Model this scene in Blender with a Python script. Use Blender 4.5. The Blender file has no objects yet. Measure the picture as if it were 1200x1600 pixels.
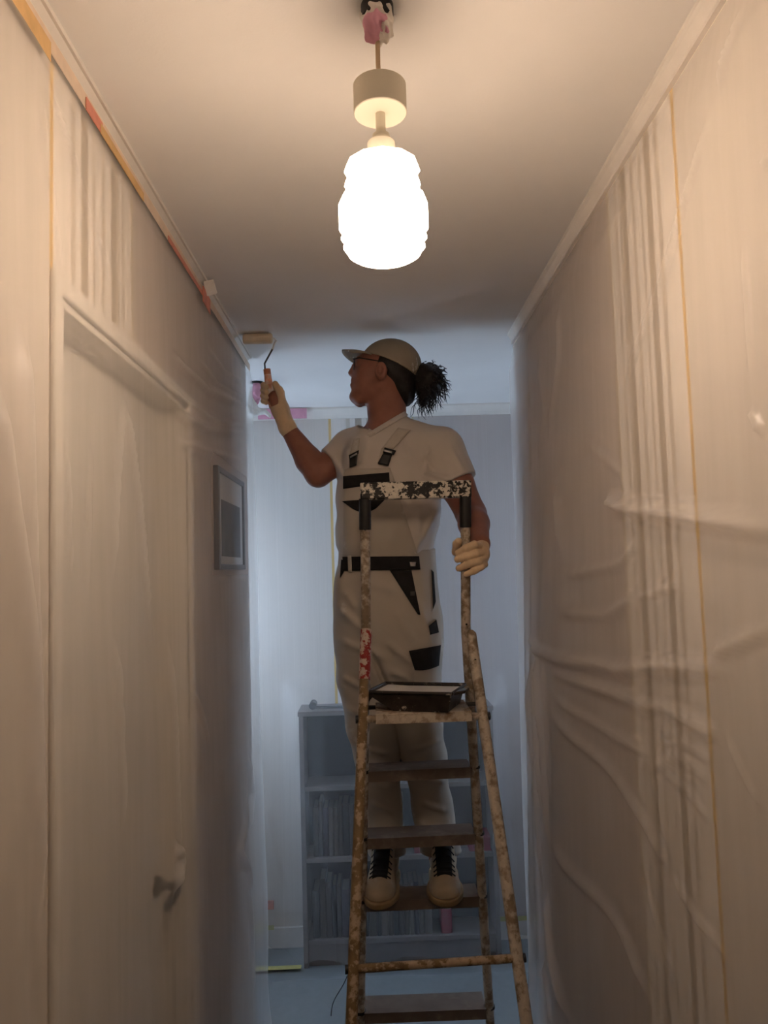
import bpy, math, random
import numpy as np
from mathutils import Vector, Matrix

random.seed(7)
rng = np.random.default_rng(7)
SC = bpy.context.scene
COL = SC.collection

# ------------------------------------------------------------------ camera
F = 1200.0                      # focal length in pixels of the 1200 x 1600 frame
HC = 1.66                       # camera height
CEIL = 2.42
_cy = np.array([(584 - 600) / F, -(890 - 800) / F, 1.0]); _cy /= np.linalg.norm(_cy)
_u = np.array([-0.03, 1.0, 0.0]); _u[2] = -(_u[0] * _cy[0] + _u[1] * _cy[1]) / _cy[2]
_cz = _u / np.linalg.norm(_u)
_cx = np.cross(_cz, _cy)
if _cx[0] < 0: _cx = -_cx
CAMM = np.stack([_cx, _cy, _cz], 1)          # world -> camera (right, up, forward)
cam_d = bpy.data.cameras.new('camera')
cam = bpy.data.objects.new('camera', cam_d); COL.objects.link(cam)
_r, _up, _f = CAMM[0], CAMM[1], CAMM[2]
cam.matrix_world = Matrix(((_r[0], _up[0], -_f[0], 0), (_r[1], _up[1], -_f[1], 0), (_r[2], _up[2], -_f[2], HC), (0, 0, 0, 1)))
cam_d.sensor_fit = 'VERTICAL'; cam_d.sensor_height = 32.0; cam_d.sensor_width = 24.0
cam_d.lens = F / 1600.0 * 32.0
cam_d.clip_start = 0.02
SC.camera = cam

def ray(px, py):
    return CAMM.T @ np.array([(px - 600) / F, -(py - 800) / F, 1.0])
def P(px, py, D):
    """point seen at a pixel, at distance D down the corridor"""
    d = ray(px, py); return d / d[1] * D + np.array([0, 0, HC])
def on_z(px, py, z):
    d = ray(px, py); return d * (z - HC) / d[2] + np.array([0, 0, HC])
def on_x(px, py, x):
    d = ray(px, py); return d * x / d[0] + np.array([0, 0, HC])

# ------------------------------------------------------------------ light
world = bpy.data.worlds.new('world'); SC.world = world; world.use_nodes = True
bg = world.node_tree.nodes['Background']
bg.inputs[0].default_value = (0.62, 0.76, 1.0, 1); bg.inputs[1].default_value = 0.6
LAMP_E = 38.0
LAMP_COL = (1.0, 0.76, 0.57, 1)
DAY_W = 12.0
DAY_COL = (0.61, 0.77, 1.0)
def window_light(name, loc, sx, sy, direction, power):
    l = bpy.data.lights.new(name, 'AREA'); l.shape = 'RECTANGLE'; l.size = sx; l.size_y = sy
    l.energy = power; l.color = DAY_COL
    o = bpy.data.objects.new(name, l); COL.objects.link(o); o.location = loc
    o.rotation_euler = Vector(direction).to_track_quat('-Z', 'Y').to_euler()
    return o
XA, XB = -0.98, 1.25           # ends of the cross passage
window_light('daylight_window_west', (XA - 0.16, 3.13, 1.50), 1.2, 0.74, (1, 0, 0), DAY_W * 1.7)
window_light('daylight_window_east', (XB + 0.16, 3.13, 1.50), 1.2, 0.74, (-1, 0, 0), DAY_W * 0.8)
SC.view_settings.view_transform = 'Standard'
SC.view_settings.look = 'None'
SC.view_settings.gamma = 1.0
SC.view_settings.use_curve_mapping = False
SC.view_settings.exposure = 0.0
SC.cycles.max_bounces = 10
SC.cycles.transparent_max_bounces = 16

# ------------------------------------------------------------------ materials
MATS = {}
def new_mat(name):
    m = bpy.data.materials.new(name); m.use_nodes = True
    MATS[name] = m
    nt = m.node_tree; b = nt.nodes['Principled BSDF']
    return m, nt, b
def node(nt, t, **kw):
    n = nt.nodes.new(t)
    for k, v in kw.items(): setattr(n, k, v)
    return n
def coords(nt, scale=(1, 1, 1)):
    tc = node(nt, 'ShaderNodeTexCoord'); mp = node(nt, 'ShaderNodeMapping')
    mp.inputs['Scale'].default_value = scale
    nt.links.new(tc.outputs['Object'], mp.inputs['Vector'])
    return mp.outputs['Vector']
def noise(nt, vec, scale, detail=4, rough=0.55):
    n = node(nt, 'ShaderNodeTexNoise'); n.inputs['Scale'].default_value = scale
    n.inputs['Detail'].default_value = detail; n.inputs['Roughness'].default_value = rough
    nt.links.new(vec, n.inputs['Vector']); return n.outputs['Fac']
def ramp(nt, fac, stops, interp='LINEAR'):
    r = node(nt, 'ShaderNodeValToRGB'); r.color_ramp.interpolation = interp
    e = r.color_ramp.elements
    while len(e) < len(stops): e.new(0.5)
    for i, (p, c) in enumerate(stops):
        e[i].position = p; e[i].color = (c[0], c[1], c[2], 1)
    nt.links.new(fac, r.inputs['Fac']); return r.outputs['Color']
def bump(nt, b, h, strength=0.3, dist=0.003):
    n = node(nt, 'ShaderNodeBump'); n.inputs['Strength'].default_value = strength; n.inputs['Distance'].default_value = dist
    nt.links.new(h, n.inputs['Height']); nt.links.new(n.outputs['Normal'], b.inputs['Normal'])
def simple(name, c, rough=0.6, var=0.12, scale=20, bmp=0.15, bscale=120, metal=0.0, spec=0.3):
    m, nt, b = new_mat(name)
    v = coords(nt)
    a = tuple(x * (1 - var) for x in c); d = tuple(min(1, x * (1 + var)) for x in c)
    col = ramp(nt, noise(nt, v, scale), [(0.3, a), (0.7, d)])
    nt.links.new(col, b.inputs['Base Color'])
    b.inputs['Roughness'].default_value = rough; b.inputs['Metallic'].default_value = metal
    b.inputs['Specular IOR Level'].default_value = spec
    if bmp: bump(nt, b, noise(nt, v, bscale), bmp)
    return m
def splatter(name, base, paint, lo, hi, scale=38, rough=0.55, base2=None, stretch=(1, 1, 1)):
    m, nt, b = new_mat(name)
    v = coords(nt, stretch)
    n1 = noise(nt, v, scale, 6, 0.65); n2 = noise(nt, v, scale * 0.35, 3)
    mm = node(nt, 'ShaderNodeMath', operation='ADD'); nt.links.new(n1, mm.inputs[0]); nt.links.new(n2, mm.inputs[1])
    hf = node(nt, 'ShaderNodeMath', operation='MULTIPLY'); hf.inputs[1].default_value = 0.5; nt.links.new(mm.outputs[0], hf.inputs[0])
    mk = ramp(nt, hf.outputs[0], [(lo, (0, 0, 0)), (hi, (1, 1, 1))])
    bc = ramp(nt, noise(nt, v, scale * 0.6), [(0.35, base), (0.65, base2 or tuple(x * 1.6 for x in base))])
    pc = ramp(nt, noise(nt, v, scale * 1.7), [(0.3, tuple(x * 0.8 for x in paint)), (0.7, paint)])
    mx = node(nt, 'ShaderNodeMix', data_type='RGBA')
    nt.links.new(mk, mx.inputs[0]); nt.links.new(bc, mx.inputs[6]); nt.links.new(pc, mx.inputs[7])
    nt.links.new(mx.outputs[2], b.inputs['Base Color']); b.inputs['Roughness'].default_value = rough
    b.inputs['Specular IOR Level'].default_value = 0.25
    bump(nt, b, mm.outputs[0], 0.5, 0.002)
    return m

def wallpaper(name, axis, edges, far_sign=1):
    """cream paper with fine vertical lines; a striped panel between edges[0] (yellow line) and edges[1]"""
    m, nt, b = new_mat(name)
    geo = node(nt, 'ShaderNodeNewGeometry'); sp = node(nt, 'ShaderNodeSeparateXYZ')
    nt.links.new(geo.outputs['Position'], sp.inputs[0])
    co = sp.outputs[axis]
    mr = node(nt, 'ShaderNodeMapRange'); mr.clamp = True
    L = edges[1] - edges[0]
    mr.inputs[1].default_value = edges[0] - L * 0.5; mr.inputs[2].default_value = edges[1] + L * 0.5
    nt.links.new(co, mr.inputs[0])
    # u in 0..1 -> panel between 0.25 and 0.75
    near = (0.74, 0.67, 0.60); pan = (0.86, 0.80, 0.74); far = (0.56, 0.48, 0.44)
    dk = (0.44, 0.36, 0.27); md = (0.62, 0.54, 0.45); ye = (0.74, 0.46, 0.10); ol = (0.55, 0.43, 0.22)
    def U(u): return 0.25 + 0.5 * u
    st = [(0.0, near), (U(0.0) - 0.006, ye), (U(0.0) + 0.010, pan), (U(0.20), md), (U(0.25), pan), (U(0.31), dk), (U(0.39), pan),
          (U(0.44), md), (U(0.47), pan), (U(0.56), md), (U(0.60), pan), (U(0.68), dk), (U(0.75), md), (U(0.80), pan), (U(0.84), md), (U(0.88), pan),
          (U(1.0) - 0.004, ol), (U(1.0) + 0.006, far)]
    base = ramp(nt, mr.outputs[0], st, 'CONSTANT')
    sc = [0.6, 0.6, 0.6]; sc[axis] = 150
    mp = node(nt, 'ShaderNodeMapping'); mp.inputs['Scale'].default_value = sc
    nt.links.new(geo.outputs['Position'], mp.inputs['Vector'])
    fine = ramp(nt, noise(nt, mp.outputs[0], 1.0, 3), [(0.3, (0.93, 0.925, 0.915)), (0.7, (1, 1, 1))])
    mx = node(nt, 'ShaderNodeMix', data_type='RGBA', blend_type='MULTIPLY'); mx.inputs[0].default_value = 1
    nt.links.new(base, mx.inputs[6]); nt.links.new(fine, mx.inputs[7])
    nt.links.new(mx.outputs[2], b.inputs['Base Color']); b.inputs['Roughness'].default_value = 0.75
    b.inputs['Specular IOR Level'].default_value = 0.2
    return m

def film(name, opac=0.42, tint=(0.86, 0.85, 0.83), gloss=0.10, rough=0.28, streak=(30, 30, 3)):
    """thin milky painter's plastic: partly clear, partly scattering, slightly shiny"""
    m, nt, b = new_mat(name)
    nt.nodes.remove(b)
    out = nt.nodes['Material Output']
    tr = node(nt, 'ShaderNodeBsdfTransparent')
    df = node(nt, 'ShaderNodeBsdfDiffuse'); df.inputs[0].default_value = (*tint, 1)
    tl = node(nt, 'ShaderNodeBsdfTranslucent'); tl.inputs[0].default_value = (*tint, 1)
    gl = node(nt, 'ShaderNodeBsdfGlossy'); gl.inputs[1].default_value = rough
    ms = node(nt, 'ShaderNodeMixShader'); ms.inputs[0].default_value = 0.28
    nt.links.new(df.outputs[0], ms.inputs[1]); nt.links.new(tl.outputs[0], ms.inputs[2])
    m2 = node(nt, 'ShaderNodeMixShader')
    v = coords(nt, streak)
    fo = node(nt, 'ShaderNodeMapRange'); fo.inputs[1].default_value = 0.3; fo.inputs[2].default_value = 0.7
    fo.inputs[3].default_value = opac - 0.012; fo.inputs[4].default_value = opac + 0.012
    nt.links.new(noise(nt, v, 1.0, 4), fo.inputs[0])
    at = node(nt, 'ShaderNodeAttribute'); at.attribute_name = 'fold'  # extra opacity: milkier creases, plus daylight haze painted at the far ends
    ma = node(nt, 'ShaderNodeMath', operation='MULTIPLY_ADD'); ma.inputs[1].default_value = 0.30
    nt.links.new(at.outputs['Fac'], ma.inputs[0]); nt.links.new(fo.outputs[0], ma.inputs[2])
    nt.links.new(ma.outputs[0], m2.inputs[0])
    nt.links.new(tr.outputs[0], m2.inputs[1]); nt.links.new(ms.outputs[0], m2.inputs[2])
    m3 = node(nt, 'ShaderNodeMixShader'); m3.inputs[0].default_value = gloss
    nt.links.new(m2.outputs[0], m3.inputs[1]); nt.links.new(gl.outputs[0], m3.inputs[2])
    nt.links.new(m3.outputs[0], out.inputs['Surface'])
    bp = node(nt, 'ShaderNodeBump'); bp.inputs['Strength'].default_value = 0.05; bp.inputs['Distance'].default_value = 0.004
    v2 = coords(nt, (14, 14, 5)); nt.links.new(noise(nt, v2, 1.6, 5), bp.inputs['Height'])
    for s in (df, tl, gl): nt.links.new(bp.outputs[0], s.inputs['Normal'])
    return m

simple('ceiling_paint', (0.82, 0.79, 0.76), 0.9, 0.03, 3, 0.08, 200)
simple('white_trim', (0.78, 0.73, 0.67), 0.6, 0.05, 12)
simple('door_white', (0.80, 0.75, 0.68), 0.5, 0.03, 6, 0.05)
simple('floor_vinyl', (0.24, 0.26, 0.27), 0.6, 0.1, 5)
simple('plaster', (0.66, 0.66, 0.66), 0.85, 0.04, 5)
film('film_left', 0.265, (.93,.91,.89), 0.03, 0.40); film('film_right', 0.265, (.93,.91,.89), 0.04, 0.32); film('film_back', 0.20, (0.86, 0.88, 0.90), 0.03); film('film_floor', 0.35, (0.55, 0.58, 0.60), 0.05)
simple('tape_cream', (0.72, 0.58, 0.46), 0.7, 0.08, 30); simple('tape_orange', (0.66, 0.43, 0.20), 0.7, 0.1, 30)
simple('tape_red', (0.66, 0.26, 0.19), 0.6, 0.15, 30); simple('tape_pink', (0.72, 0.36, 0.47), 0.6, 0.08, 30)
simple('tape_yellow', (0.60, 0.55, 0.22), 0.7, 0.1, 30); simple('paper_white', (0.82, 0.78, 0.72), 0.8, 0.06, 30)
simple('lamp_cream', (0.72, 0.66, 0.53), 0.5, 0.02, 5, 0.0); simple('cord_beige', (0.52, 0.38, 0.24), 0.6)
simple('black_plastic', (0.016, 0.015, 0.014), 0.45, 0.3, 20, 0.1, spec=0.4)
simple('dark_metal', (0.09, 0.085, 0.08), 0.4, 0.2, 20, metal=0.6)
simple('steel', (0.55, 0.54, 0.52), 0.3, 0.1, 30, 0.05, metal=0.9)
simple('picture_frame', (0.10, 0.10, 0.11), 0.35, 0.1, 10, 0.03); simple('picture_mat', (0.62, 0.62, 0.62), 0.8, 0.03, 8)
simple('picture_print', (0.17, 0.18, 0.20), 0.7, 0.35, 6, 0)
simple('skin', (0.30, 0.125, 0.085), 0.5, 0.12, 25, 0.1, 260, spec=0.3)
simple('lips', (0.26, 0.08, 0.07), 0.5, 0.1, 25, 0.1, 260)
simple('hair', (0.012, 0.009, 0.008), 0.5, 0.3, 60, 0.4, 200)
simple('shirt', (0.62, 0.56, 0.50), 0.9, 0.05, 9, 0.2, 300, spec=0.1)
splatter('overall', (0.50, 0.45, 0.38), (0.68, 0.65, 0.59), 0.56, 0.62, 18, 0.9, (0.52, 0.46, 0.39))
simple('overall_dark', (0.022, 0.020, 0.020), 0.85, 0.2, 40, 0.3, 300, spec=0.15)
simple('glove', (0.72, 0.53, 0.34), 0.5, 0.08, 40, 0.25, 180, spec=0.3)
splatter('cap', (0.27, 0.225, 0.165), (0.62, 0.58, 0.5), 0.575, 0.60, 40, 0.9, (0.29, 0.24, 0.18), (1, 1, 0.45))
splatter('shoe_leather', (0.40, 0.31, 0.21), (0.52, 0.45, 0.36), 0.55, 0.62, 30, 0.7, (0.46, 0.36, 0.25))
simple('shoe_sole', (0.30, 0.20, 0.10), 0.7, 0.2, 30); simple('shoe_black', (0.012, 0.012, 0.012), 0.7, 0.2, 30)
splatter('ladder_tube', (0.20, 0.15, 0.10), (0.60, 0.52, 0.42), 0.44, 0.54, 60, 0.55, (0.30, 0.23, 0.16))
splatter('ladder_tube_brown', (0.17, 0.11, 0.055), (0.50, 0.38, 0.26), 0.51, 0.56, 60, 0.5, (0.24, 0.16, 0.08))
splatter('ladder_dark', (0.05, 0.043, 0.037), (0.13, 0.10, 0.08), 0.5, 0.65, 40, 0.6, (0.075, 0.06, 0.05))
splatter('ladder_step', (0.14, 0.105, 0.085), (0.25, 0.2, 0.165), 0.52, 0.66, 26, 0.75, (0.17, 0.13, 0.105))
splatter('ladder_top', (0.010, 0.010, 0.010), (0.72, 0.66, 0.56), 0.495, 0.525, 95, 0.45, (0.02, 0.018, 0.016))
splatter('ladder_red', (0.24, 0.022, 0.022), (0.58, 0.46, 0.38), 0.49, 0.53, 75, 0.5, (0.33, 0.035, 0.03))
splatter('ladder_plank', (0.26, 0.19, 0.13), (0.60, 0.52, 0.42), 0.45, 0.53, 50, 0.7, (0.33, 0.25, 0.18))
splatter('tray_black', (0.018, 0.014, 0.012), (0.55, 0.48, 0.40), 0.58, 0.62, 60, 0.35, (0.04, 0.03, 0.025))
simple('wet_paint', (0.80, 0.76, 0.70), 0.35, 0.03, 10, 0.1, 60)
simple('roller_fleece', (0.72, 0.60, 0.45), 0.95, 0.06, 40, 0.6, 400); simple('handle_orange', (0.55, 0.22, 0.12), 0.6, 0.2, 40)
splatter('roller_grip', (0.55, 0.27, 0.18), (0.78, 0.68, 0.60), 0.46, 0.54, 60, 0.7)
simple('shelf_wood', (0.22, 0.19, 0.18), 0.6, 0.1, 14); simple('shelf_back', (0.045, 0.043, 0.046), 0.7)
for i, c in enumerate([(0.10, 0.085, 0.08), (0.17, 0.14, 0.12), (0.05, 0.05, 0.06), (0.24, 0.20, 0.17), (0.09, 0.07, 0.10), (0.13, 0.11, 0.09)]):
    simple('book_%d' % i, tuple(x * 0.55 for x in c), 0.6, 0.15, 30)
simple('book_red', (0.32, 0.03, 0.06), 0.6, 0.1, 30); simple('book_pages', (0.25, 0.22, 0.19), 0.9, 0.05, 60)
simple('glass_lens', (0.5, 0.55, 0.6), 0.05, 0.02, 5, 0)
_m, _nt, _b = new_mat('lens'); _b.inputs['Base Color'].default_value = (0.9, 0.95, 1, 1); _b.inputs['Roughness'].default_value = 0.03
_b.inputs['Transmission Weight'].default_value = 1.0; _b.inputs['IOR'].default_value = 1.1
_m, _nt, _b = new_mat('window_glass'); _b.inputs['Base Color'].default_value = (0.95, 0.98, 1, 1); _b.inputs['Roughness'].default_value = 0.0
_b.inputs['Transmission Weight'].default_value = 1.0; _b.inputs['IOR'].default_value = 1.02
_m, _nt, _b = new_mat('opal_glass_lit'); _b.inputs['Base Color'].default_value = (0.9, 0.85, 0.75, 1)
_b.inputs['Emission Color'].default_value = LAMP_COL
# glow dimmed in the material toward the socket, to soften the ceiling hot spot
_g = node(_nt, 'ShaderNodeNewGeometry'); _sp = node(_nt, 'ShaderNodeSeparateXYZ'); _nt.links.new(_g.outputs['Position'], _sp.inputs[0])
_mr = node(_nt, 'ShaderNodeMapRange'); _mr.inputs[1].default_value = P(597, 330, 0.985)[2]; _mr.inputs[2].default_value = P(597, 250, 0.985)[2]
_mr.inputs[3].default_value = LAMP_E; _mr.inputs[4].default_value = LAMP_E * 0.20
_nt.links.new(_sp.outputs[2], _mr.inputs[0]); _nt.links.new(_mr.outputs[0], _b.inputs['Emission Strength'])
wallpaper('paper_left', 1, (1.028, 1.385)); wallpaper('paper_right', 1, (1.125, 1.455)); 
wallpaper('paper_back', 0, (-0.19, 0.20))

# ------------------------------------------------------------------ mesh helpers
def finish(o, mat, parent, smooth):
    if mat: o.data.materials.append(MATS[mat])
    if smooth and len(o.data.polygons): o.data.polygons.foreach_set('use_smooth', [True] * len(o.data.polygons))
    if parent is not None:
        o.parent = parent
        o.matrix_parent_inverse = Matrix.Translation(-parent.location)
    return o
def mesh_obj(name, verts, faces, mat=None, parent=None, smooth=False):
    me = bpy.data.meshes.new(name)
    verts = np.asarray(verts, dtype=np.float64)
    if isinstance(faces, np.ndarray) and faces.ndim == 2:
        n, k = faces.shape
        me.vertices.add(len(verts)); me.vertices.foreach_set('co', verts.ravel())
        me.loops.add(n * k); me.loops.foreach_set('vertex_index', faces.astype(np.int32).ravel())
        me.polygons.add(n); me.polygons.foreach_set('loop_start', np.arange(0, n * k, k, dtype=np.int32))
        me.update(calc_edges=True); me.validate()
    else:
        me.from_pydata([tuple(v) for v in verts], [], [tuple(f) for f in faces]); me.update()
    o = bpy.data.objects.new(name, me); COL.objects.link(o)
    return finish(o, mat, parent, smooth)
def tag(o, label=None, cat=None, group=None, kind=None):
    if label: o['label'] = label
    if cat: o['category'] = cat
    if group: o['group'] = group
    if kind: o['kind'] = kind
    return o
def empty(name, loc, label, cat, group=None):
    o = bpy.data.objects.new(name, None); COL.objects.link(o); o.location = loc
    o.empty_display_size = 0.05
    return tag(o, label, cat, group)
class MB:
    """collects shapes into one mesh"""
    def __init__(s): s.v = []; s.f = []
    def add(s, v, f):
        n = len(s.v); s.v += [tuple(x) for x in v]; s.f += [tuple(i + n for i in q) for q in f]; return s
    def box(s, lo, hi):
        x0, y0, z0 = lo; x1, y1, z1 = hi
        return s.add([(x0, y0, z0), (x1, y0, z0), (x1, y1, z0), (x0, y1, z0), (x0, y0, z1), (x1, y0, z1), (x1, y1, z1), (x0, y1, z1)],
                     [(0, 3, 2, 1), (4, 5, 6, 7), (0, 1, 5, 4), (1, 2, 6, 5), (2, 3, 7, 6), (3, 0, 4, 7)])
    def obox(s, a, b, w, h):
        """bar from a to b with half-extent vectors w and h"""
        a, b, w, h = map(np.asarray, (a, b, w, h))
        v = [a - w - h, a + w - h, a + w + h, a - w + h, b - w - h, b + w - h, b + w + h, b - w + h]
        return s.add(v, [(0, 3, 2, 1), (4, 5, 6, 7), (0, 1, 5, 4), (1, 2, 6, 5), (2, 3, 7, 6), (3, 0, 4, 7)])
    def tube(s, pts, r, n=12):
        pts = [np.asarray(p, float) for p in pts]
        rr = list(r) if hasattr(r, '__len__') else [r] * len(pts)
        base = len(s.v); up = None
        for i, p in enumerate(pts):
            t = pts[min(i + 1, len(pts) - 1)] - pts[max(i - 1, 0)]; t = t / (np.linalg.norm(t) + 1e-12)
            if up is None:
                up = np.array([0, 0, 1.0]) if abs(t[2]) < 0.9 else np.array([0, 1.0, 0])
            a = np.cross(t, up); a /= np.linalg.norm(a) + 1e-12; b = np.cross(a, t); up = b
            for k in range(n):
                q = 2 * math.pi * k / n
                s.v.append(tuple(p + rr[i] * (math.cos(q) * a + math.sin(q) * b)))
        for i in range(len(pts) - 1):
            for k in range(n):
                k2 = (k + 1) % n
                s.f.append((base + i * n + k, base + i * n + k2, base + (i + 1) * n + k2, base + (i + 1) * n + k))
        s.f.append(tuple(base + k for k in range(n - 1, -1, -1))); s.f.append(tuple(base + (len(pts) - 1) * n + k for k in range(n)))
        return s
    def lathe(s, c, prof, n=48):
        """profile of (radius, z) about a vertical axis through c"""
        base = len(s.v)
        for r, z in prof:
            for k in range(n):
                q = 2 * math.pi * k / n
                s.v.append((c[0] + r * math.cos(q), c[1] + r * math.sin(q), z))
        for i in range(len(prof) - 1):
            for k in range(n):
                k2 = (k + 1) % n
                s.f.append((base + i * n + k, base + i * n + k2, base + (i + 1) * n + k2, base + (i + 1) * n + k))
        s.f.append(tuple(base + k for k in range(n))); s.f.append(tuple(base + (len(prof) - 1) * n + k for k in range(n - 1, -1, -1)))
        return s
    def prism(s, prof, axis_pts):
        """closed profile (list of 2d offsets as 3d vectors) swept between two points"""
        a, b = map(np.asarray, axis_pts); n = len(prof)
        v = [a + np.asarray(p) for p in prof] + [b + np.asarray(p) for p in prof]
        f = [(i, (i + 1) % n, n + (i + 1) % n, n + i) for i in range(n)] + [tuple(range(n - 1, -1, -1)), tuple(range(n, 2 * n))]
        return s.add(v, f)
    def build(s, name, mat, parent=None, smooth=False, bevel=0):
        o = mesh_obj(name, s.v, s.f, mat, parent, smooth)
        if smooth:
            m = o.modifiers.new('edge', 'EDGE_SPLIT'); m.split_angle = math.radians(40)
        if bevel:
            m = o.modifiers.new('bevel', 'BEVEL'); m.width = bevel; m.segments = 2; m.limit_method = 'ANGLE'
        return o
def struct(name, mb, mat, label=None, **kw):
    o = mb.build(name, mat, **kw); o['kind'] = 'structure'
    if label: o['label'] = label
    return o

# ------------------------------------------------------------------ the setting
XL, XR = -0.43, 0.48           # corridor walls
YL, YR = 2.66, 2.47            # where they end at the cross passage
YB = 3.56                      # far wall
YF = -1.6                      # wall behind the photographer
T = 0.14
DY0, DY1, DZ = 1.055, 1.785, 2.055    # door opening in the left wall
struct('floor', MB().box((XA - 0.4, YF - T, -0.1), (XB + 0.4, YB + T, 0)), 'floor_vinyl')
struct('ceiling', MB().box((XA - 0.4, YF - T, CEIL), (XB + 0.4, YB + T, CEIL + 0.1)), 'ceiling_paint')
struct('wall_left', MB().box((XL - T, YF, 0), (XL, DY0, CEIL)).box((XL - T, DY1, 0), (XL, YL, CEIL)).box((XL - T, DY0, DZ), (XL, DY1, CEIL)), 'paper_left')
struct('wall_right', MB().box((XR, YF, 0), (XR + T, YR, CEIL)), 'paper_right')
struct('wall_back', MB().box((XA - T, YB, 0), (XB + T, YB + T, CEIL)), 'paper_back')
struct('wall_front', MB().box((XL - T, YF - T, 0), (XR + T, YF, CEIL)), 'plaster')
struct('wall_passage_left', MB().box((XA, YL - T, 0), (XL - T, YL, CEIL)), 'plaster')
struct('wall_passage_right', MB().box((XR + T, YR - T, 0), (XB, YR, CEIL)), 'plaster')
def end_wall(name, x0, x1, y0):
    w0, w1, z0, z1 = 2.75, 3.51, 0.90, 2.1
    return struct(name, MB().box((x0, y0, 0), (x1, w0, CEIL)).box((x0, w1, 0), (x1, YB, CEIL)).box((x0, w0, 0), (x1, w1, z0)).box((x0, w0, z1), (x1, w1, CEIL)), 'plaster')
end_wall('wall_end_left', XA - T, XA, YL - T); end_wall('wall_end_right', XB, XB + T, YR - T)
for n, x in (('window_1', XA - 0.07), ('window_2', XB + 0.07)):
    fr = MB()
    for a, b in (((2.75, 0.9), (2.80, 2.1)), ((3.46, 0.9), (3.51, 2.1)), ((2.80, 0.9), (3.46, 0.95)), ((2.80, 2.05), (3.46, 2.1)), ((3.11, 0.95), (3.15, 2.05))):
        fr.box((x - 0.03, a[0], a[1]), (x + 0.03, b[0], b[1]))
    fo = struct(n, fr, 'white_trim', 'white framed window at the end of the cross passage')
    for ya, yb in ((2.80, 3.11), (3.15, 3.46)):
        MB().box((x - 0.004, ya, 0.95), (x + 0.004, yb, 2.05)).build('pane', 'window_glass', fo)
# coves and skirting
def cove(name, x, s, y0, y1, d=0.03, h=0.05):
    pr = [(0, 0, 0), (s * d, 0, 0), (s * d, 0, -0.008), (s * d * 0.75, 0, -h * 0.35), (s * d * 0.35, 0, -h * 0.75), (s * 0.008, 0, -h), (0, 0, -h)]
    return struct(name, MB().prism(pr, ((x, y0, CEIL), (x, y1, CEIL))), 'white_trim')
cove('trim_1', XL, 1, YF, YL, 0.022, 0.018); cove('trim_2', XR, -1, YF, YR, 0.018, 0.036)
pr = [(0, 0, 0), (0, -0.03, 0), (0, -0.03, -0.008), (0, -0.012, -0.035), (0, -0.006, -0.05), (0, 0, -0.05)]
struct('trim_3', MB().prism(pr, ((XA, YB, CEIL), (XB, YB, CEIL))), 'white_trim')
struct('baseboard_back', MB().box((XA, YB - 0.016, 0), (XB, YB, 0.085)), 'white_trim')
struct('baseboard_right', MB().box((XR - 0.014, YF, 0), (XR, YR, 0.08)), 'white_trim')
# door in the left wall
cas = MB().box((XL, DY0 - 0.03, 0), (XL + 0.009, DY0, DZ + 0.03)).box((XL, DY1, 0), (XL + 0.009, DY1 + 0.035, DZ + 0.03)).box((XL, DY0, DZ), (XL + 0.009, DY1, DZ + 0.03))
door = struct('door_1', cas, 'door_white', 'white door with slim casing under milky plastic film', bevel=0.004)
MB().box((XL - 0.11, DY0, 0), (XL, DY0 + 0.012, DZ)).box((XL - 0.11, DY1 - 0.012, 0), (XL, DY1, DZ)).box((XL - 0.11, DY0 + 0.012, DZ - 0.012), (XL, DY1 - 0.012, DZ)).build('jamb', 'door_white', door)
MB().box((XL - 0.095, DY0 + 0.012, 0.006), (XL - 0.055, DY1 - 0.012, DZ - 0.012)).build('door_leaf', 'door_white', door)
hy, hz = 1.70, 1.0
MB().tube([(XL - 0.056, hy, hz), (XL - 0.048, hy, hz)], 0.022, 20).tube([(XL - 0.05, hy, hz), (XL - 0.008, hy, hz), (XL - 0.002, hy - 0.02, hz), (XL - 0.002, hy - 0.11, hz)], 0.009, 10).build('handle', 'dark_metal', door, True)

# ------------------------------------------------------------------ plastic sheets
def seg_field(Y, Z, pts, w, h, taper=True):
    """ridge of height h and half-width w along a polyline in the sheet's plane"""
    out = np.zeros_like(Y); best = np.full_like(Y, 1e9); tt = np.zeros_like(Y)
    n = len(pts) - 1
    for i in range(n):
        a, b = np.array(pts[i]), np.array(pts[i + 1]); d = b - a; L2 = d @ d + 1e-12
        t = np.clip(((Y - a[0]) * d[0] + (Z - a[1]) * d[1]) / L2, 0, 1)
        q = np.hypot(Y - a[0] - t * d[0], Z - a[1] - t * d[1])
        m = q < best; best = np.where(m, q, best); tt = np.where(m, (i + t) / n, tt)
    prof = np.exp(-(best / w) ** 2)
    if taper: prof = prof * np.clip(np.minimum(tt, 1 - tt) * 6 + 0.15, 0, 1)
    return prof * h
def vnoise(x, y, seed=0):
    r = np.random.default_rng(seed); s = np.zeros_like(x)
    for k in range(9):
        a = r.uniform(0, 2 * math.pi); fq = 2 ** (k / 3.0)
        s += np.sin((x * math.cos(a) + y * math.sin(a)) * fq + r.uniform(0, 6.28)) / fq ** 0.8
    return s / 3.0
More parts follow.
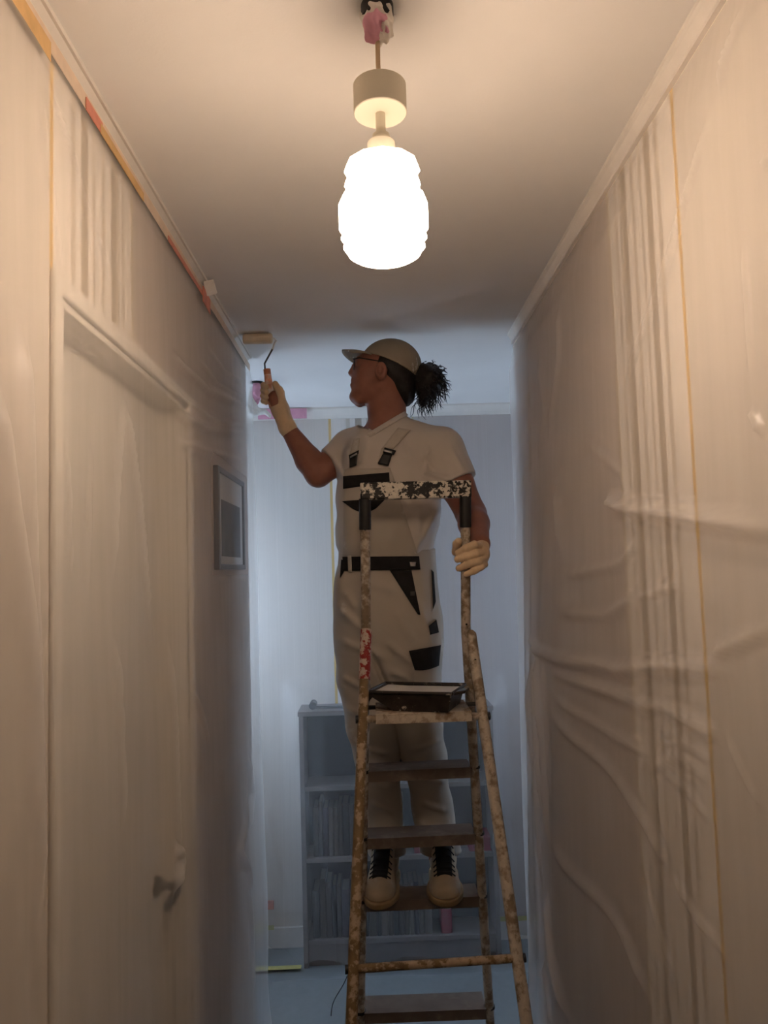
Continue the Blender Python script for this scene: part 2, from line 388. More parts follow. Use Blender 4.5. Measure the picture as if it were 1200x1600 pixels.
def sheet(name, mat, U, V, fn, label, h=0.007):
    u = np.arange(U[0], U[1] + 1e-6, h); v = np.arange(V[0], V[1] + 1e-6, h)
    A, B = np.meshgrid(u, v, indexing='ij')
    res = fn(A, B); pts = res[:3]; n, m = A.shape
    idx = np.arange(n * m).reshape(n, m)
    fc = np.stack([idx[:-1, :-1], idx[1:, :-1], idx[1:, 1:], idx[:-1, 1:]], -1).reshape(-1, 4)
    o = mesh_obj(name, np.stack([p.ravel() for p in pts], 1), fc, mat, None, True)
    if len(res) > 3:
        at = o.data.attributes.new('fold', 'FLOAT', 'POINT'); at.data.foreach_set('value', np.clip(res[3], -0.3, 1.2).astype(np.float32).ravel())
    return tag(o, label, 'plastic sheet', 'painter\'s plastic sheets')
def pxw(x, *pts):
    return [tuple(on_x(px, py, x)[1:]) for px, py in pts]
Lc = [  # creases on the left sheet, pixels, half-width, height
    (((283, 555), (297, 571), (336, 610), (385, 631)), 0.010, 0.012), (((275, 605), (294, 624), (315, 641), (350, 661), (388, 662)), 0.012, 0.014),
    (((280, 632), (300, 650), (329, 668), (388, 676)), 0.009, 0.010), (((322, 560), (350, 600), (388, 622)), 0.008, 0.008), (((335, 540), (360, 580), (388, 600)), 0.008, 0.007),
    (((290, 690), (330, 705), (385, 715)), 0.012, 0.008),
    (((210, 630), (203, 690), (196, 800), (192, 900)), 0.006, 0.008), (((211, 630), (222, 720), (236, 830), (250, 1000)), 0.008, 0.010),
    (((125, 690), (132, 780), (135, 900)), 0.005, 0.005), (((165, 700), (163, 800), (160, 930)), 0.005, 0.004), (((193, 1000), (199, 1150), (203, 1300)), 0.007, 0.010),
    (((270, 1000), (287, 1200), (294, 1350)), 0.010, 0.010), (((282, 1320), (288, 1345), (275, 1390)), 0.012, 0.022), (((90, 900), (86, 1030), (84, 1300)), 0.008, 0.007),
    (((395, 1180), (400, 1240), (395, 1300)), 0.014, 0.018), (((388, 1250), (380, 1330), (400, 1400)), 0.012, 0.014), (((385, 1380), (395, 1460), (400, 1560)), 0.014, 0.014),
    (((100, 130), (135, 230), (160, 330), (195, 430)), 0.006, 0.005), (((90, 150), (100, 260), (120, 420)), 0.006, 0.004),
    (((310, 1080), (325, 1130), (340, 1160)), 0.008, 0.008), (((5, 560), (20, 800), (45, 1100), (60, 1500)), 0.02, 0.02), (((50, 500), (55, 800), (70, 1100)), 0.015, 0.012)]
Lf = [(pxw(XL + 0.04, *p), w, h * 1.0) for p, w, h in Lc]
PYa, PYb = on_x(345, 800, XL + 0.02)[1] - 0.105, on_x(385, 800, XL + 0.02)[1] + 0.006      # outline of the picture under the sheet
PZa, PZb = on_x(345, 890, XL + 0.02)[2] - 0.006, on_x(345, 727, XL + 0.02)[2] + 0.006
def left_fn(Y, Z):
    o = 0.020 + 0.003 * vnoise(Y * 9, Z * 1.2, 3) + 0.0005 * vnoise(Y * 45, Z * 2, 4)
    low = np.clip((2.30 - Z) / 1.6, 0, 1)
    o += 0.010 * low * (1 + np.sin(Y * 22 + 1.2 * np.sin(Z * 2.1)))
    near = np.clip((1.02 - Y) / 0.12, 0, 1)
    o += near * low * (0.018 + 0.016 * np.sin(Y * 46 + 1.5 * np.sin(Z * 2.0)))
    fold = np.zeros_like(Y)
    for p, w, h in Lf:
        o += seg_field(Y, Z, p, w, h); fold = np.maximum(fold, seg_field(Y, Z, p, w * 0.9, min(0.35, 0.06 + h * 10)))
    end = np.clip((Y - 2.60) / 0.15, 0, 1) * np.clip((1.5 - Z) / 0.9, 0, 1)
    o += end * (0.02 + 0.008 * np.sin(Z * 11 + 2 * np.sin(Z * 4)))
    pres = np.clip(np.minimum(np.minimum(Y - PYa, PYb - Y), np.minimum(Z - PZa, PZb - Z)) / 0.02 + 1, 0, 1)
    o = o + (0.0175 - o) * pres
    top = np.clip((2.40 - Z) / 0.07, 0, 1); o = 0.004 + (o - 0.004) * top
    inner = np.clip((CEIL - 0.03 - Z) / 0.02, 0, 1)
    return XL + o, Y + 0.012 * np.sin(Z * 8) * np.clip((Y - 2.6) / 0.15, 0, 1), Z, np.maximum(fold, 0.6 * np.clip((Y - 2.5) / 0.2, 0, 1) * np.clip((1.95 - Z) / 0.5, 0, 1)) * (1 - pres) - 0.28 * (pres > 0.5)  # far end haze is painted in as opacity; clearer over the picture
sheet('plastic_sheet', 'film_left', (0.12, 2.70), (0.004, CEIL - 0.020), left_fn, 'milky plastic sheet hung over the left wall and its door')
Rc = [(((940, 780), (965, 790), (1000, 795), (1090, 805), (1205, 824)), 0.012, 0.030), (((965, 800), (1090, 817), (1205, 838)), 0.009, 0.010),
      (((845, 1000), (865, 1015), (900, 1030), (960, 1047), (1040, 1042), (1130, 1048)), 0.012, 0.020), (((890, 1050), (940, 1080), (990, 1102), (1035, 1108), (1085, 1137), (1112, 1152)), 0.010, 0.014),
      (((1100, 1024), (1190, 980)), 0.009, 0.012), (((895, 1090), (950, 1150), (1000, 1178)), 0.010, 0.010), (((895, 1120), (940, 1190), (1000, 1290), (1030, 1350)), 0.012, 0.012),
      (((1005, 1200), (1050, 1182), (1090, 1218)), 0.008, 0.005), (((1010, 1152), (1060, 1165), (1100, 1195)), 0.007, 0.005), (((985, 932), (1050, 915)), 0.008, 0.008), (((890, 955), (940, 962), (985, 930)), 0.012, 0.010),
      (((1020, 1205), (1060, 1235), (1095, 1280)), 0.008, 0.005), (((1120, 1150), (1150, 1220), (1170, 1260)), 0.006, 0.006),
      (((850, 1020), (868, 1140), (885, 1280)), 0.008, 0.016), (((862, 1010), (880, 1150), (892, 1330)), 0.007, 0.016), (((842, 1040), (858, 1200), (870, 1400)), 0.007, 0.014), (((873, 1030), (888, 1120), (893, 1240)), 0.006, 0.012),
      (((888, 1400), (905, 1480), (925, 1590)), 0.012, 0.018), (((880, 1500), (895, 1560), (905, 1600)), 0.010, 0.012),
      (((900, 1320), (950, 1420), (1010, 1560)), 0.014, 0.012), (((1040, 1370), (1080, 1440), (1120, 1490)), 0.007, 0.008), (((1000, 1380), (1020, 1450), (1045, 1520)), 0.007, 0.006),
      (((1126, 15), (1118, 70), (1105, 140)), 0.006, 0.010), (((1090, 180), (1050, 320), (1010, 460), (960, 600)), 0.008, 0.006), (((1060, 290), (1030, 400), (1000, 520)), 0.006, 0.004),
      (((1155, 640), (1165, 665), (1170, 680)), 0.006, 0.010), (((1170, 255), (1180, 250), (1190, 245)), 0.006, 0.008), (((1195, 350), (1192, 420), (1190, 480)), 0.004, 0.006), (((1140, 380), (1148, 500), (1152, 600)), 0.004, 0.005),
      (((835, 560), (850, 640), (845, 720)), 0.014, 0.010), (((865, 480), (868, 560), (860, 680)), 0.012, 0.010), (((820, 590), (826, 680), (830, 760)), 0.010, 0.008), (((885, 740), (880, 780), (890, 860)), 0.02, 0.014),
      (((910, 690), (960, 740), (985, 850)), 0.012, 0.006), (((985, 845), (960, 880), (890, 900)), 0.010, 0.008)]
Rf = [(pxw(XR - 0.035, *p), w, h * 1.0) for p, w, h in Rc]
def right_fn(Y, Z):
    o = 0.020 + 0.003 * vnoise(Y * 7, Z * 1.2, 8) + 0.0004 * vnoise(Y * 50, Z * 2, 9)
    fold = np.zeros_like(Y)
    for p, w, h in Rf:
        o += seg_field(Y, Z, p, w, h); fold = np.maximum(fold, seg_field(Y, Z, p, w * 0.9, min(0.35, 0.06 + h * 10)))
    far = np.clip((Y - 1.75) / 0.35, 0, 1); low = np.clip((2.3 - Z) / 0.7, 0, 1)
    o += far * low * (0.008 + 0.006 * np.sin(Y * 38 + Z * 3))
    bul = np.clip(np.minimum((Y - 1.50) / 0.30, (2.52 - Y) / 0.72), 0, 1); bul = bul * bul * (3 - 2 * bul)
    o += 0.06 * bul * np.clip((2.2 - Z) / 0.9, 0.0, 1)
    o += 0.012 * np.clip((1.2 - Z) / 0.8, 0, 1) * (1 + np.sin(Y * 14 + Z * 2))
    top = np.clip((2.36 - Z) / 0.07, 0, 1); o = 0.004 + (o - 0.004) * top
    return XR - o, Y, Z, np.maximum(fold, 0.8 * np.clip((Y - 1.65) / 0.5, 0, 1) * np.clip((2.3 - Z) / 0.4, 0, 1))  # painted haze toward the far end, so the sheet picks up blue daylight
sheet('plastic_sheet', 'film_right', (0.12, YR), (0.004, CEIL - 0.037), right_fn, 'creased milky plastic sheet hung over the right wall')

# ------------------------------------------------------------------ bookcase, its books and the sheet over it
bl = on_z(476, 1508, 0); br_ = on_z(784, 1500, 0)
BX0, BX1, BY0, BY1 = bl[0], br_[0], YB - 0.20, YB - 0.02
BT = P(600, 1108, BY0)[2]
bk = empty('bookcase', ((BX0 + BX1) / 2, (BY0 + BY1) / 2, 0), 'low grey bookcase under plastic behind the ladder', 'bookcase')
t = 0.02
MB().box((BX0, BY0, 0), (BX0 + t, BY1, BT - t)).build('side_panel', 'shelf_wood', bk, bevel=0.002)
MB().box((BX1 - t, BY0, 0), (BX1, BY1, BT - t)).build('side_panel', 'shelf_wood', bk, bevel=0.002)
MB().box((BX0 - 0.004, BY0 - 0.006, BT - t), (BX1 + 0.004, BY1, BT)).build('top_panel', 'shelf_wood', bk, bevel=0.002)
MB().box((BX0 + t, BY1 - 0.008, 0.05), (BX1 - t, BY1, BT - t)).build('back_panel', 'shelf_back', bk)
SH = [P(600, y, BY0)[2] for y in (1226, 1338, 1466)]
for z in SH: MB().box((BX0 + t, BY0 + 0.004, z - t), (BX1 - t, BY1 - 0.008, z)).build('shelf', 'shelf_wood', bk, bevel=0.002)
MB().box((BX0 + t, BY0 + 0.02, 0), (BX1 - t, BY0 + 0.035, SH[2] - t)).build('plinth', 'shelf_wood', bk)
def book(x, w, z, hh, d, mat, label, group):
    b = MB(); y0, y1 = BY0 + 0.02, BY0 + 0.02 + d; c = 0.003
    b.box((x, y0 + 0.006, z), (x + c, y1, z + hh)).box((x + w - c, y0 + 0.006, z), (x + w, y1, z + hh))
    n = 5; sp = [(x + w * (0.5 - 0.5 * math.cos(math.pi * k / n)), y0 + 0.006 - 0.006 * math.sin(math.pi * k / n)) for k in range(n + 1)]
    v = [(a, q, z) for a, q in sp] + [(a, q, z + hh) for a, q in sp]
    f = [(k, k + 1, n + 2 + k, n + 1 + k) for k in range(n)]
    b.add(v, f)
    o = b.build('book', mat); tag(o, label, 'book', group)
    MB().box((x + c, y0 + 0.004, z + 0.003), (x + w - c, y1 - 0.004, z + hh - 0.004)).build('pages', 'book_pages', o)
    return o
def row(si, xs, xe, hmin, hmax, label, group, red=()):
    x = xs; k = 0
    while x < xe - 0.012:
        w = min(random.uniform(0.017, 0.034), xe - x)
        hh = random.uniform(hmin, hmax)
        book(x, w, SH[si] + 0.0005, hh, 0.13, 'book_%d' % random.randrange(6), label, group)
        x += w + 0.001; k += 1
row(1, BX0 + t + 0.03, BX0 + t + 0.42, 0.20, 0.235, 'dark upright book on the bookcase\'s middle shelf', 'books on the middle shelf')
row(2, BX0 + t + 0.02, BX0 + t + 0.53, 0.19, 0.25, 'dark upright book on the bookcase\'s lowest shelf', 'books on the lowest shelf')
rx = [P(x, 1320, BY0)[0] for x in (640, 668, 745, 778)]
def lying(x0, x1, z, hh, label):
    o = MB().box((x0, BY0 + 0.02, z), (x1, BY0 + 0.15, z + 0.003)).box((x0, BY0 + 0.02, z + hh - 0.003), (x1, BY0 + 0.15, z + hh)).box((x0, BY0 + 0.02, z + 0.003), (x0 + 0.004, BY0 + 0.15, z + hh - 0.003)).build('book', 'book_red')
    tag(o, label, 'book')
    MB().box((x0 + 0.004, BY0 + 0.023, z + 0.003), (x1 - 0.003, BY0 + 0.147, z + hh - 0.003)).build('pages', 'book_red', o)
lying(max(rx[0] + 0.02, BX0 + t + 0.425), rx[1] + 0.04, SH[1] + 0.0005, 0.035, 'red book lying flat on the middle shelf between the painter\'s legs')
lying(rx[2] - 0.03, min(rx[3] - 0.01, BX1 - t - 0.004), SH[1] + 0.0005, 0.055, 'red book lying flat at the right end of the middle shelf')
x0 = P(690, 1450, BY0)[0]
bx = book(BX0 + t + 0.565, 0.045, SH[2] + 0.0005, 0.10, 0.12, 'book_red', 'short red book on the lowest shelf under the painter\'s shoe', None)
# small dark rolled thing on the bookcase
c = P(489, 1104, BY0 + 0.05); zz = BT
ob = MB().tube([(c[0], c[1] - 0.02, zz + 0.018), (c[0], c[1] + 0.05, zz + 0.018)], 0.016, 14).tube([(c[0] + 0.01, c[1], zz + 0.008), (c[0] + 0.18, c[1], zz + 0.006)], 0.006, 8).build('tool', 'black_plastic', None, True)
tag(ob, 'small dark tool lying on the bookcase top', 'tool')
def back_fn(X, S):
    """S runs down the sheet: hangs on the wall, comes forward over the bookcase and falls to the floor"""
    Z = CEIL - 0.052 - S
    c = 0.5 * (BX0 + BX1); hw = 0.5 * (BX1 - BX0)
    inb = np.clip((hw + 0.10 - np.abs(X - c)) / 0.10, 0, 1); inb = inb * inb * (3 - 2 * inb)
    fwd = np.clip((BT + 0.13 - Z) / 0.13, 0, 1); fwd = fwd * fwd * (3 - 2 * fwd)
    base = 0.011 + 0.0015 * vnoise(X * 9, Z * 1.5, 21)
    off = base + fwd * inb * 0.215
    spread = np.clip((BT - Z) / BT, 0, 1)
    off += spread * (0.05 + 0.028 * np.sin(X * 26 + 1.4 * np.sin(Z * 2.3)) + 0.010 * np.sin(X * 61 + Z * 4)) * np.where(X < BX0 + 0.12, 1.0, 0.45)
    xf = X + spread * 0.05 * np.exp(-((X - BX0 - 0.06) / 0.08) ** 2)
    d1 = seg_field(X, Z, [(BX0 - 0.25, BT + 0.24), (BX0 + 0.01, BT + 0.01)], 0.02, 0.012); off += d1
    d2 = seg_field(X, Z, [(BX0 + 0.02, BT - 0.35), (BX0 + 0.09, BT - 0.65), (BX0 + 0.17, 0.1)], 0.018, 0.03); off += d2
    d3 = seg_field(X, Z, [(BX0 + 0.05, BT - 0.4), (BX0 + 0.13, BT - 0.7), (BX0 + 0.2, 0.15)], 0.012, 0.018); off += d3
    d4 = seg_field(X, Z, [(BX0 - 0.17, BT - 0.45), (BX0 - 0.10, BT - 0.8)], 0.014, 0.02); off += d4
    hem = 0.012 + 0.02 * (1 + np.sin(X * 17))
    Zf = np.maximum(Z, 0) * (1 - hem / 1.2) + hem
    return xf, YB - off, np.where(Z > 1.2, Z, np.minimum(Z, Zf) * 0 + (Z / 1.2) * (1.2 - hem) + hem)
sheet('plastic_sheet', 'film_back', (-0.94, 1.10), (0.0, CEIL - 0.056), back_fn, 'bluish plastic sheet hung down the far wall over the bookcase', 0.008)
def floor_fn(X, Y):
    z = 0.006 + 0.0035 * (1 + vnoise(X * 9, Y * 9, 31)) + 0.002 * vnoise(X * 30, Y * 22, 32)
    return X, Y, np.maximum(z, 0.002)
sheet('plastic_sheet', 'film_floor', (-0.92, 1.05), (0.9, YB - 0.30), floor_fn, 'crumpled plastic sheet spread on the floor under the ladder', 0.012)

# ------------------------------------------------------------------ tapes, picture
def tape_y(x, s, y0, y1, z0, z1, mat, label, th=0.0015, slope=0.0):
    """strip of tape stuck on a corridor wall just under the cove"""
    v = [(x, y0, z0), (x, y1, z0 + slope), (x, y1, z1 + slope), (x, y0, z1)]
    w = [(x + s * th, a[1], a[2]) for a in v]
    o = mesh_obj('masking_tape', v + w, [(0, 1, 2, 3), (7, 6, 5, 4), (0, 4, 5, 1), (1, 5, 6, 2), (2, 6, 7, 3), (3, 7, 4, 0)], mat)
    return tag(o, label, 'tape', 'masking tape strips')
zt = CEIL - 0.020
tape_y(XL + 0.008, 1, 0.3, 2.70, zt - 0.022, zt + 0.002, 'tape_cream', 'long cream masking tape along the top of the left sheet')
def ypx(px, py): return on_x(px, py, XL + 0.01)[1]
tape_y(XL + 0.0105, 1, 0.85, 1.0, zt - 0.040, zt - 0.012, 'tape_orange', 'orange tape piece in the top left corner')
tape_y(XL + 0.0105, 1, 1.13, 1.20, zt - 0.026, zt - 0.006, 'tape_red', 'small reddish tape piece between the two orange ones on the left')
tape_y(XL + 0.0115, 1, 1.19, 1.42, zt - 0.028, zt - 0.012, 'tape_orange', 'longer orange tape piece above the door')
tape_y(XL + 0.0105, 1, 1.60, 1.93, zt - 0.026, zt - 0.014, 'tape_red', 'dull red tape strip leading to the paper flap on the left')
a = on_x(329, 443, XL + 0.03)
fl = MB().add([(XL + 0.018, a[1] - 0.02, CEIL - 0.012), (XL + 0.040, a[1] - 0.01, CEIL - 0.004), (XL + 0.040, a[1] + 0.035, CEIL - 0.022), (XL + 0.018, a[1] + 0.02, CEIL - 0.034),
               (XL + 0.016, a[1] - 0.02, CEIL - 0.014), (XL + 0.038, a[1] - 0.01, CEIL - 0.007), (XL + 0.038, a[1] + 0.035, CEIL - 0.025), (XL + 0.016, a[1] + 0.02, CEIL - 0.037)],
              [(0, 1, 2, 3), (7, 6, 5, 4), (0, 4, 5, 1), (1, 5, 6, 2), (2, 6, 7, 3), (3, 7, 4, 0)]).build('paper_flap', 'paper_white')
tag(fl, 'curled white paper flap sticking out of the left cove', 'paper')
tape_y(XL + 0.0135, 1, a[1] - 0.02, a[1] + 0.06, zt - 0.045, zt - 0.004, 'tape_red', 'bright red tape under the white paper flap', 0.003, -0.008)
# pink tape on the far wall
p0, p1 = P(405, 630, YB), P(480, 627, YB)
o = MB().box((p0[0], YB - 0.046, CEIL - 0.052), (p1[0], YB - 0.040, CEIL - 0.006)).build('masking_tape', 'tape_pink'); tag(o, 'broad pink tape at the top of the far wall', 'tape', 'masking tape strips')
for xa, xb, lab in ((405, 428, 'yellow tape along the skirting left of the bookcase'), (795, 845, 'yellow tape along the skirting right of the bookcase')):
    a0, a1 = P(xa, 1470, YB - 0.03)[0] - 0.1, P(xb, 1470, YB - 0.03)[0]
    o = MB().box((a0, YB - 0.018, 0.08), (a1, YB - 0.0162, 0.10)).build('masking_tape', 'tape_yellow'); tag(o, lab, 'tape', 'masking tape strips')
o = MB().box((P(400, 1500, 3.4)[0] - 0.1, 3.33, 0.014), (BX0 - 0.01, 3.36, 0.0155)).build('masking_tape', 'tape_yellow'); tag(o, 'yellow tape on the floor left of the bookcase', 'tape', 'masking tape strips')
a = P(417, 1424, YB - 0.07)
o = MB().box((a[0] - 0.022, YB - 0.012, a[2] - 0.018), (a[0] + 0.022, YB - 0.002, a[2] + 0.018)).build('masking_tape', 'tape_red'); tag(o, 'small red tape patch low on the far wall at left', 'tape', 'masking tape strips')
# picture on the left wall
ya, yb = on_x(345, 800, XL + 0.02)[1], on_x(385, 800, XL + 0.02)[1]
za, zb = on_x(345, 890, XL + 0.02)[2], on_x(345, 727, XL + 0.02)[2]
pc = empty('picture', (XL, (ya + yb) / 2, za), 'dark framed picture hanging on the left wall under the sheet', 'picture')
w = 0.02
MB().box((XL, ya, za), (XL + 0.015, ya + w, zb)).box((XL, yb - w, za), (XL + 0.015, yb, zb)).box((XL, ya + w, za), (XL + 0.015, yb - w, za + w * 0.8)).box((XL, ya + w, zb - w * 0.8), (XL + 0.015, yb - w, zb)).build('frame', 'picture_frame', pc, bevel=0.002)
MB().box((XL, ya + w, za + w * 0.8), (XL + 0.009, yb - w, zb - w * 0.8)).build('mat_board', 'picture_mat', pc)
MB().box((XL + 0.009, ya + w + 0.04, za + 0.038), (XL + 0.010, yb - w - 0.045, zb - 0.088)).build('print', 'picture_print', pc)

# ------------------------------------------------------------------ pendant lamp
LD = 0.985
def lz(py): return P(597, py, LD)[2]
lx = P(598, 300, LD)[0]; s_px = LD / F * 1.03
lamp = empty('pendant_lamp', (lx, LD, CEIL), 'lit opal glass pendant lamp hanging by a short cord', 'lamp')
C0 = (lx, LD)
prof = [(246, 21), (250, 34), (255, 40), (258, 46), (259, 57), (268, 60), (271, 58), (273, 47), (281, 47), (282, 58), (290, 60), (293, 48), (300, 48), (301, 61), (308, 62), (310, 53), (315, 53), (316, 69), (319, 70), (357, 70), (360, 69), (362, 57), (367, 57), (369, 67), (374, 67), (376, 56), (381, 56), (383, 64), (388, 64), (391, 58), (396, 57), (401, 49), (404, 36), (406, 8)]
gs = MB(); NS = 72
for y, w in prof:
    kf = 1.0 if y < 388 else max(0.0, 1 - (y - 388) / 8.0)
    for k in range(NS):
        a = 2 * math.pi * k / NS; af = (a % (math.pi / 6)) - math.pi / 12
        rr_ = w * s_px * (1 - kf + kf * math.cos(math.pi / 12) / math.cos(af))
        gs.v.append((lx + rr_ * math.cos(a), LD + rr_ * math.sin(a), lz(y)))
for i in range(len(prof) - 1):
    for k in range(NS): gs.f.append((i * NS + k, i * NS + (k + 1) % NS, (i + 1) * NS + (k + 1) % NS, (i + 1) * NS + k))
gs.f.append(tuple(range(NS))); gs.f.append(tuple((len(prof) - 1) * NS + k for k in range(NS - 1, -1, -1)))
gs.build('glass_shade', 'opal_glass_lit', lamp)
zc1, zc0 = lz(134), lz(180)
zc0 = lz(178); zc1 = zc0 + 0.040
MB().lathe(C0, [(0.002, zc0), (0.0345, zc0), (0.0355, zc0 + 0.001), (0.0355, zc1 - 0.001), (0.0345, zc1), (0.002, zc1)], 64).build('canopy', 'lamp_cream', lamp, True)
MB().lathe(C0, [(0.0065, lz(222)), (0.0065, zc0)], 24).build('stem', 'lamp_cream', lamp, True)
MB().lathe(C0, [(0.0185, lz(243)), (0.0185, lz(224)), (0.0115, lz(216)), (0.0115, lz(211)), (0.006, lz(209))], 40).build('socket', 'lamp_cream', lamp, True)
MB().lathe(C0, [(0.0195, lz(247)), (0.0195, lz(243))], 40).build('socket_ring', 'cord_beige', lamp, True)
MB().tube([(lx, LD, zc1 - 0.002), (lx - 0.001, LD, zc1 + 0.03), (lx - 0.0005, LD, CEIL - 0.03)], 0.0032, 10).build('cord', 'cord_beige', lamp, True)
MB().lathe(C0, [(0.018, CEIL - 0.02), (0.022, CEIL - 0.018), (0.022, CEIL)], 32).build('ceiling_hook_cup', 'black_plastic', lamp, True)

# ------------------------------------------------------------------ implicit surfaces for soft shapes
def cap(p, a, b, ra, rb):
    a = np.asarray(a, float); b = np.asarray(b, float); d = b - a
    t = np.clip(((p - a) @ d) / (d @ d + 1e-12), 0, 1)
    return np.linalg.norm(p - a - t[:, None] * d, axis=1) - (ra + (rb - ra) * t)
def ell(p, c, r, rot=None):
    q = p - np.asarray(c)
    if rot is not None: q = q @ rot
    q = q / np.asarray(r)
    k = np.linalg.norm(q, axis=1)
    return (k - 1) * min(r) * 1.0
def smin(a, b, k):
    h = np.clip(0.5 + 0.5 * (b - a) / k, 0, 1)
    return b + (a - b) * h - k * h * (1 - h)
def smax(a, b, k): return -smin(-a, -b, k)
def chain(p, pts, rs, k=0.008):
    d = None
    for i in range(len(pts) - 1):
        e = cap(p, pts[i], pts[i + 1], rs[i], rs[i + 1])
        d = e if d is None else smin(d, e, k)
    return d
def surf(f, lo, hi, h):
    ax = [np.arange(lo[i], hi[i] + h, h) for i in range(3)]
    n = [len(a) for a in ax]
    V = np.empty(n, np.float32)
    Yg, Zg = np.meshgrid(ax[1], ax[2], indexing='ij')
    for i0 in range(0, n[0], 16):
        xs = ax[0][i0:i0 + 16]
        pts = np.empty((len(xs), n[1], n[2], 3))
        pts[..., 0] = xs[:, None, None]; pts[..., 1] = Yg; pts[..., 2] = Zg
        V[i0:i0 + 16] = f(pts.reshape(-1, 3)).reshape(len(xs), n[1], n[2])
    S = V < 0
    cnt = np.zeros([m - 1 for m in n], np.int8)
    for a in (0, 1):
        for b in (0, 1):
            for c in (0, 1):
                cnt += S[a:n[0] - 1 + a, b:n[1] - 1 + b, c:n[2] - 1 + c]
    act = (cnt > 0) & (cnt < 8)
    I = np.argwhere(act); idx = np.full(act.shape, -1, np.int64); idx[act] = np.arange(len(I))
    acc = np.zeros((len(I), 3)); num = np.zeros(len(I))
    cs = [(a, b, c) for a in (0, 1) for b in (0, 1) for c in (0, 1)]
    for p in cs:
        for d in range(3):
            if p[d] == 0:
                q = list(p); q[d] = 1
                v0 = V[I[:, 0] + p[0], I[:, 1] + p[1], I[:, 2] + p[2]]; v1 = V[I[:, 0] + q[0], I[:, 1] + q[1], I[:, 2] + q[2]]
                m = (v0 < 0) != (v1 < 0)
                t = np.where(m, v0 / np.where(m, v0 - v1, 1), 0)
                pos = np.tile(np.array(p, float), (len(I), 1)); pos[:, d] += t
                acc += pos * m[:, None]; num += m
    v = (I + acc / num[:, None]) * h + np.array([ax[0][0], ax[1][0], ax[2][0]])
    for _ in range(2):
        e = h * 0.2; f0 = f(v)
        g = np.stack([f(v + np.eye(3)[k] * e) - f0 for k in range(3)], 1) / e
        st = f0[:, None] * g / (np.sum(g * g, 1)[:, None] + 1e-6)
        L = np.linalg.norm(st, axis=1)[:, None]; v = v - st * np.minimum(1, 0.6 * h / (L + 1e-9))
    faces = []
    for d in range(3):
        e1, e2 = (d + 1) % 3, (d + 2) % 3
        sl0 = [slice(None)] * 3; sl1 = [slice(None)] * 3
        sl0[d] = slice(0, n[d] - 1); sl1[d] = slice(1, n[d])
        for e in (e1, e2): sl0[e] = slice(1, n[e] - 1); sl1[e] = slice(1, n[e] - 1)
        A, B = S[tuple(sl0)], S[tuple(sl1)]
        for flip, msk in ((False, A & ~B), (True, ~A & B)):
            E = np.argwhere(msk); off = np.zeros(3, int); off[e1] = 1; off[e2] = 1
            E = E + off
            def cell(o1, o2):
                c = E.copy(); c[:, e1] -= o1; c[:, e2] -= o2; return idx[c[:, 0], c[:, 1], c[:, 2]]
            q = np.stack([cell(1, 1), cell(0, 1), cell(0, 0), cell(1, 0)], 1)
            faces.append(q[:, ::-1] if flip else q)
    fc = np.concatenate(faces); fc = fc[(fc >= 0).all(1)]
    return v, fc
def blob(name, f, lo, hi, h, mat, parent=None):
    v, fc = surf(f, lo, hi, h)
    return mesh_obj(name, v, fc, mat, parent, True)
def bounds(pts, pad):
    a = np.array(pts); return a.min(0) - pad, a.max(0) + pad
def folds(p, lst, front=True):
    """soft cloth folds: (x1, y1, x2, y2, half-width px, height) seen from the front"""
    o = np.zeros(len(p))
    wgt = np.clip((2.44 - p[:, 1]) / 0.05, 0, 1)
    for x1, y1, x2, y2, w, h in lst:
        a, b = P(x1, y1, 2.34)[[0, 2]], P(x2, y2, 2.34)[[0, 2]]
        q = p[:, [0, 2]] - a; d = b - a; t = np.clip(q @ d / (d @ d), 0, 1)
        r2 = np.sum((q - t[:, None] * d) ** 2, 1)
        o += h * np.exp(-r2 / (w * 0.00195) ** 2) * np.clip(np.minimum(t, 1 - t) * 5 + 0.25, 0, 1)
    return -o * wgt
def wr(p, amp, s=1.0, seed=0):
    """cloth wrinkle displacement"""
    r = np.random.default_rng(seed); o = np.zeros(len(p))
    for k in range(8):
        d = r.normal(size=3); d /= np.linalg.norm(d); fq = s * r.uniform(18, 70)
        ph = r.uniform(0, 6.28); e = r.normal(size=3)
        o += np.sin((p @ d) * fq + ph + 1.2 * np.sin((p @ e) * fq * 0.3)) * (25.0 / fq / s + 0.3)
    return o * amp / 4.0

# masking wrap of the lamp's ceiling cup (pink and white tape)
wc = np.array([lx, LD, CEIL - 0.03])
def crumple(p, amp, s, seed):
    r = np.random.default_rng(seed); o = np.zeros(len(p))
    for k in range(7):
        d = r.normal(size=3); d /= np.linalg.norm(d)
        o += np.abs(np.sin((p @ d) * s * r.uniform(0.6, 1.6) + r.uniform(0, 6.28))) - 0.64
    return o * amp / 2.5
def wrap_f(p):
    d = cap(p, wc + [0, 0, 0.012], wc + [0.001, 0, -0.004], 0.021, 0.017)
    d = smin(d, cap(p, wc + [0.008, 0, 0.004], wc + [0.010, -0.006, -0.014], 0.010, 0.006), 0.008)
    return d + crumple(p, 0.006, 190, 2)
blob('tape_wrap', wrap_f, wc - 0.05, wc + [0.05, 0.05, 0.022], 0.0018, 'paper_white', lamp)
def wrap2_f(p):
    d = smin(cap(p, wc + [-0.004, -0.010, -0.002], wc + [-0.002, -0.008, -0.012], 0.014, 0.010), cap(p, wc + [-0.006, -0.006, -0.010], wc + [-0.014, -0.004, -0.020], 0.008, 0.004), 0.008)
    d = smin(d, cap(p, wc + [0.002, -0.008, -0.012], wc + [0.010, -0.006, -0.013], 0.007, 0.004), 0.006)
    return d + crumple(p, 0.005, 210, 5)
blob('pink_tape', wrap2_f, wc - 0.05, wc + [0.05, 0.05, 0.02], 0.0018, 'tape_pink', lamp)
